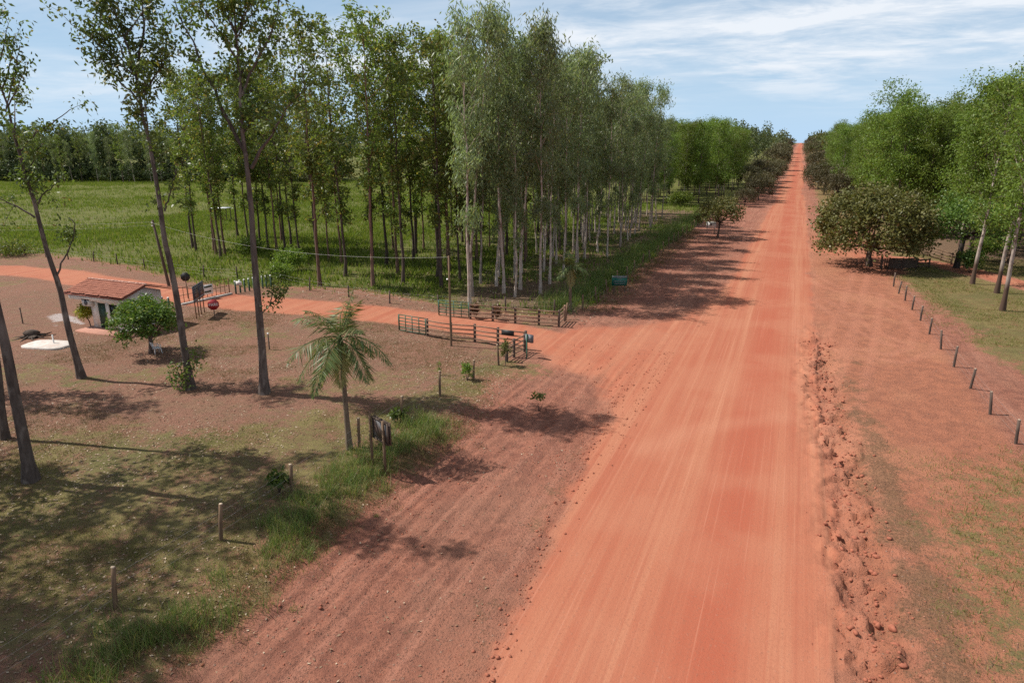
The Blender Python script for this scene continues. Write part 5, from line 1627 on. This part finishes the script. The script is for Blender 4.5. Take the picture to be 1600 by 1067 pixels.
def scatter(n, x0, x1, y0, y1, prob, seed):
    rng = np.random.default_rng(seed)
    x = rng.uniform(x0, x1, n); y = rng.uniform(y0, y1, n)
    k = rng.random(n) < prob(x, y)
    return np.stack([x[k], y[k]], -1)


def roadfree(x, y):
    m = masks(x, y)
    return 1 - np.clip(np.maximum.reduce([m['road'], m['trk'], m['flare'], m['drv']]), 0, 1), m


def p_yard(x, y):
    f, m = roadfree(x, y)
    nz = fbm(x * 0.28, y * 0.28, 3, 6)
    return f * np.clip(m['yg'], 0, 1) * sst(nz, 0.42, 0.62)


def p_right(x, y):
    f, m = roadfree(x, y)
    return f * np.clip(m['rg'] * 0.9 + m['rp'] * 0.6 * (x > 5.5), 0, 1) * sst(fbm(x * 0.35, y * 0.35, 3, 2), 0.40, 0.62)


def p_field(x, y):
    f, m = roadfree(x, y)
    return f * m['fld'] * (0.25 + 0.75 * sst(fbm(x * 0.08, y * 0.08, 3, 3), 0.35, 0.6)) * (1 - 0.75 * ((x > -32) & (x < -18.5) & (y < 150)))


blades('yard_grass', 'short patchy grass of the shaded yard on the left', scatter(34000, -45, -13, 9, 46, p_yard, 1), 7, 0.13, 0.014, 0.14, 'grass_green', 2, 0.9, 0.35)
blades('yard_dry_grass', 'short dry grass scattered over the yard', scatter(32000, -52, -13, 9, 47, lambda x, y: roadfree(x, y)[0] * sst(fbm(x * 0.22, y * 0.22, 3, 4), 0.48, 0.62) * (x < -14.8), 3), 8, 0.14, 0.014, 0.15, 'grass_dry', 4, 1.0, 0.3)
blades('verge_grass', 'patchy grass beyond the right-hand fence', scatter(34000, 4, 36, 16, 105, p_right, 5), 7, 0.22, 0.022, 0.18, 'grass_green', 6, 0.8, 0.35)
blades('dry_strip_grass', 'brown matted grass strip beside the gully on the right', scatter(9000, 3, 11, 14, 50, lambda x, y: np.clip(masks(x, y)['dry'] * sst(fbm(x * .9, y * .9, 3, 1), 0.35, 0.6), 0, 1), 7), 7, 0.07, 0.012, 0.10, 'grass_dry', 8, 1.2, 0.3)
blades('pasture_grass', 'tall green grass of the pasture and under the grove', np.vstack([scatter(50000, -120, -16, 52, 170, p_field, 9), scatter(80000, -330, -60, 70, 240, p_field, 19)]), 4, 0.62, 0.10, 0.40, 'grass_field', 10, 0.6, 0.12)
# lush strip at the foot of the near yard fence
rng = np.random.default_rng(21)
yy = rng.uniform(5, 30, 900)
xx = -16.3 + rng.normal(0, 0.85, 900) - 0.02 * (yy - 10)
keep = fbm(xx * 0.4, yy * 0.4, 2, 3) > 0.34
pts = np.stack([xx, yy], -1)[keep]
blades('fence_grass', 'lush tussocks of long grass along the near left fence', pts, 34, np.clip(rng.normal(0.42, 0.2, len(pts)), 0.15, 1.0), 0.016, 0.17, 'grass_lush', 22, 0.95, 0.30)
pts = np.stack([rng.normal(-15.4, 0.7, 420), rng.uniform(6, 31, 420)], -1)
blades('fence_dry_grass', 'brown matted grass on the bank below the near left fence', pts, 26, 0.26, 0.014, 0.22, 'grass_dry', 23, 1.2, 0.2)
# wispy tall grass along the eucalyptus fence
yy = rng.uniform(55, 150, 1300); xx = -17.3 - np.abs(rng.normal(0, 1.7, 1300)) + 0.012 * (yy - 57)
blades('eucalyptus_edge_grass', 'tall wispy dark grass along the eucalyptus fence', np.stack([xx, yy], -1), 18, np.clip(rng.normal(0.85, 0.4, 1300), 0.25, 1.9), 0.03, 0.40, 'grass_lush', 24, 0.5, 0.2)
yy = rng.uniform(57, 120, 900); xx = rng.normal(-15.2, 0.8, 900)
blades('verge_fringe_grass', 'thin dry grass fringe on the bank below the eucalyptus fence', np.stack([xx, yy], -1), 9, 0.25, 0.03, 0.30, 'grass_dry', 25, 0.9, 0.3)
blades('grove_undergrowth', 'green undergrowth beneath the grove trees', scatter(9000, -60, -18, 55, 125, lambda x, y: 0.55 * (masks(x, y)['fld'] > 0.6) * sst(fbm(x * .15, y * .15, 3, 5), 0.40, 0.62), 26), 12, 0.45, 0.05, 0.35, 'grass_lush', 27, 0.7, 0.1)


def litter(name, label, pts, size, seed):
    rng = np.random.default_rng(seed); n = len(pts)
    p = np.zeros((n, 3)); p[:, :2] = pts; p[:, 2] = zf(pts[:, 0], pts[:, 1]) + 0.025
    d = unit(np.c_[rng.normal(size=(n, 2)), rng.normal(size=n) * 0.25]); s = unit(np.cross(d, np.c_[rng.normal(size=(n, 2)) * 0.3, np.ones(n)]))
    c = np.zeros((n, 4)); c[:, 3] = 1; c[:, 0] = rng.random(n); c[:, 1] = np.where(rng.random(n) < 0.2, 0.95, 0.3)
    mb = MB(); mb.leaves(p, d, s, size * (0.6 + 0.8 * rng.random(n)), size * 0.5, c)
    return tag(mb.build(name, M['litter']), label, 'leaf litter', None, 'stuff')


litter('leaf_litter', 'pale fallen leaves strewn over the yard', scatter(60000, -52, -8, 8, 47, lambda x, y: roadfree(x, y)[0] * np.where(x < -14.8, 0.55, 0.06) * (0.25 + sst(fbm(x * .3, y * .3, 3, 1), 0.4, 0.65)), 31), 0.12, 32)
litter('grove_litter', 'brown fallen leaves under the eucalyptus', scatter(14000, -45, -8, 52, 130, lambda x, y: roadfree(x, y)[0] * np.where(x < -15, 0.7, 0.15), 33), 0.26, 34)


def clods(name, label, pts, sizes, seed, mat='clod', sub=1):
    rng = np.random.default_rng(seed); mb = MB()
    zz = zf(pts[:, 0], pts[:, 1])
    for p, z, r in zip(pts, zz, sizes):
        rock(mb, np.array([p[0], p[1], z + r * 0.2]), r, rng, sub)
    return tag(mb.build(name, M[mat]), label, 'clods', None, 'stuff')


rng = np.random.default_rng(40)
y_ = rng.uniform(11, 56, 2000); x_ = gully_x(y_) + rng.normal(0, 0.62, 2000)
clods('gully_clods', 'broken red earth clods filling the washed gully right of the road', np.stack([x_, y_], -1), np.clip(rng.gamma(1.1, 0.034, 2000), 0.010, 0.17), 41)
y_ = rng.uniform(8, 40, 700); x_ = berm_x(y_) - 0.12 + rng.normal(0, 0.20, 700)
clods('lip_clods', 'crumbled earth clods along the left lip of the road', np.stack([x_, y_], -1), np.clip(rng.gamma(1.5, 0.020, 700), 0.01, 0.10), 42)
pts = scatter(7500, -14.6, -6.5, 8, 48, lambda x, y: 0.15 + 0.85 * sst(fbm(x * 1.2, y * .1, 3, 3), 0.48, 0.62), 43)
clods('verge_clods', 'small earth crumbs scattered over the rutted left verge', pts, np.clip(rng.gamma(1.2, 0.017, len(pts)), 0.006, 0.085), 44)
pts = scatter(3500, 2.4, 12, 12, 60, lambda x, y: 0.3, 45)
clods('apron_gravel', 'loose pale gravel on the ground right of the road', pts, np.clip(rng.gamma(1.4, 0.011, len(pts)), 0.006, 0.05), 46, 'clod_pale')
for k in range(26):
    y = random.uniform(12.5, 38) if k > 5 else random.uniform(15, 22)
    x = float(gully_x(np.array([y]))[0]) + random.gauss(0, 0.5)
    mb = MB(); rr = random.uniform(0.09, 0.20) * (1 if y < 26 else 0.8)
    rock(mb, np.array([0, 0, rr * 0.25]), rr, rng, 2, 0.75)
    o = tag(mb.build('earth_clod', M['clod']), 'large lump of red earth lying in the gully right of the road', 'earth clod', 'large clods in the gully')
    o.location = (x, y, zs(x, y));
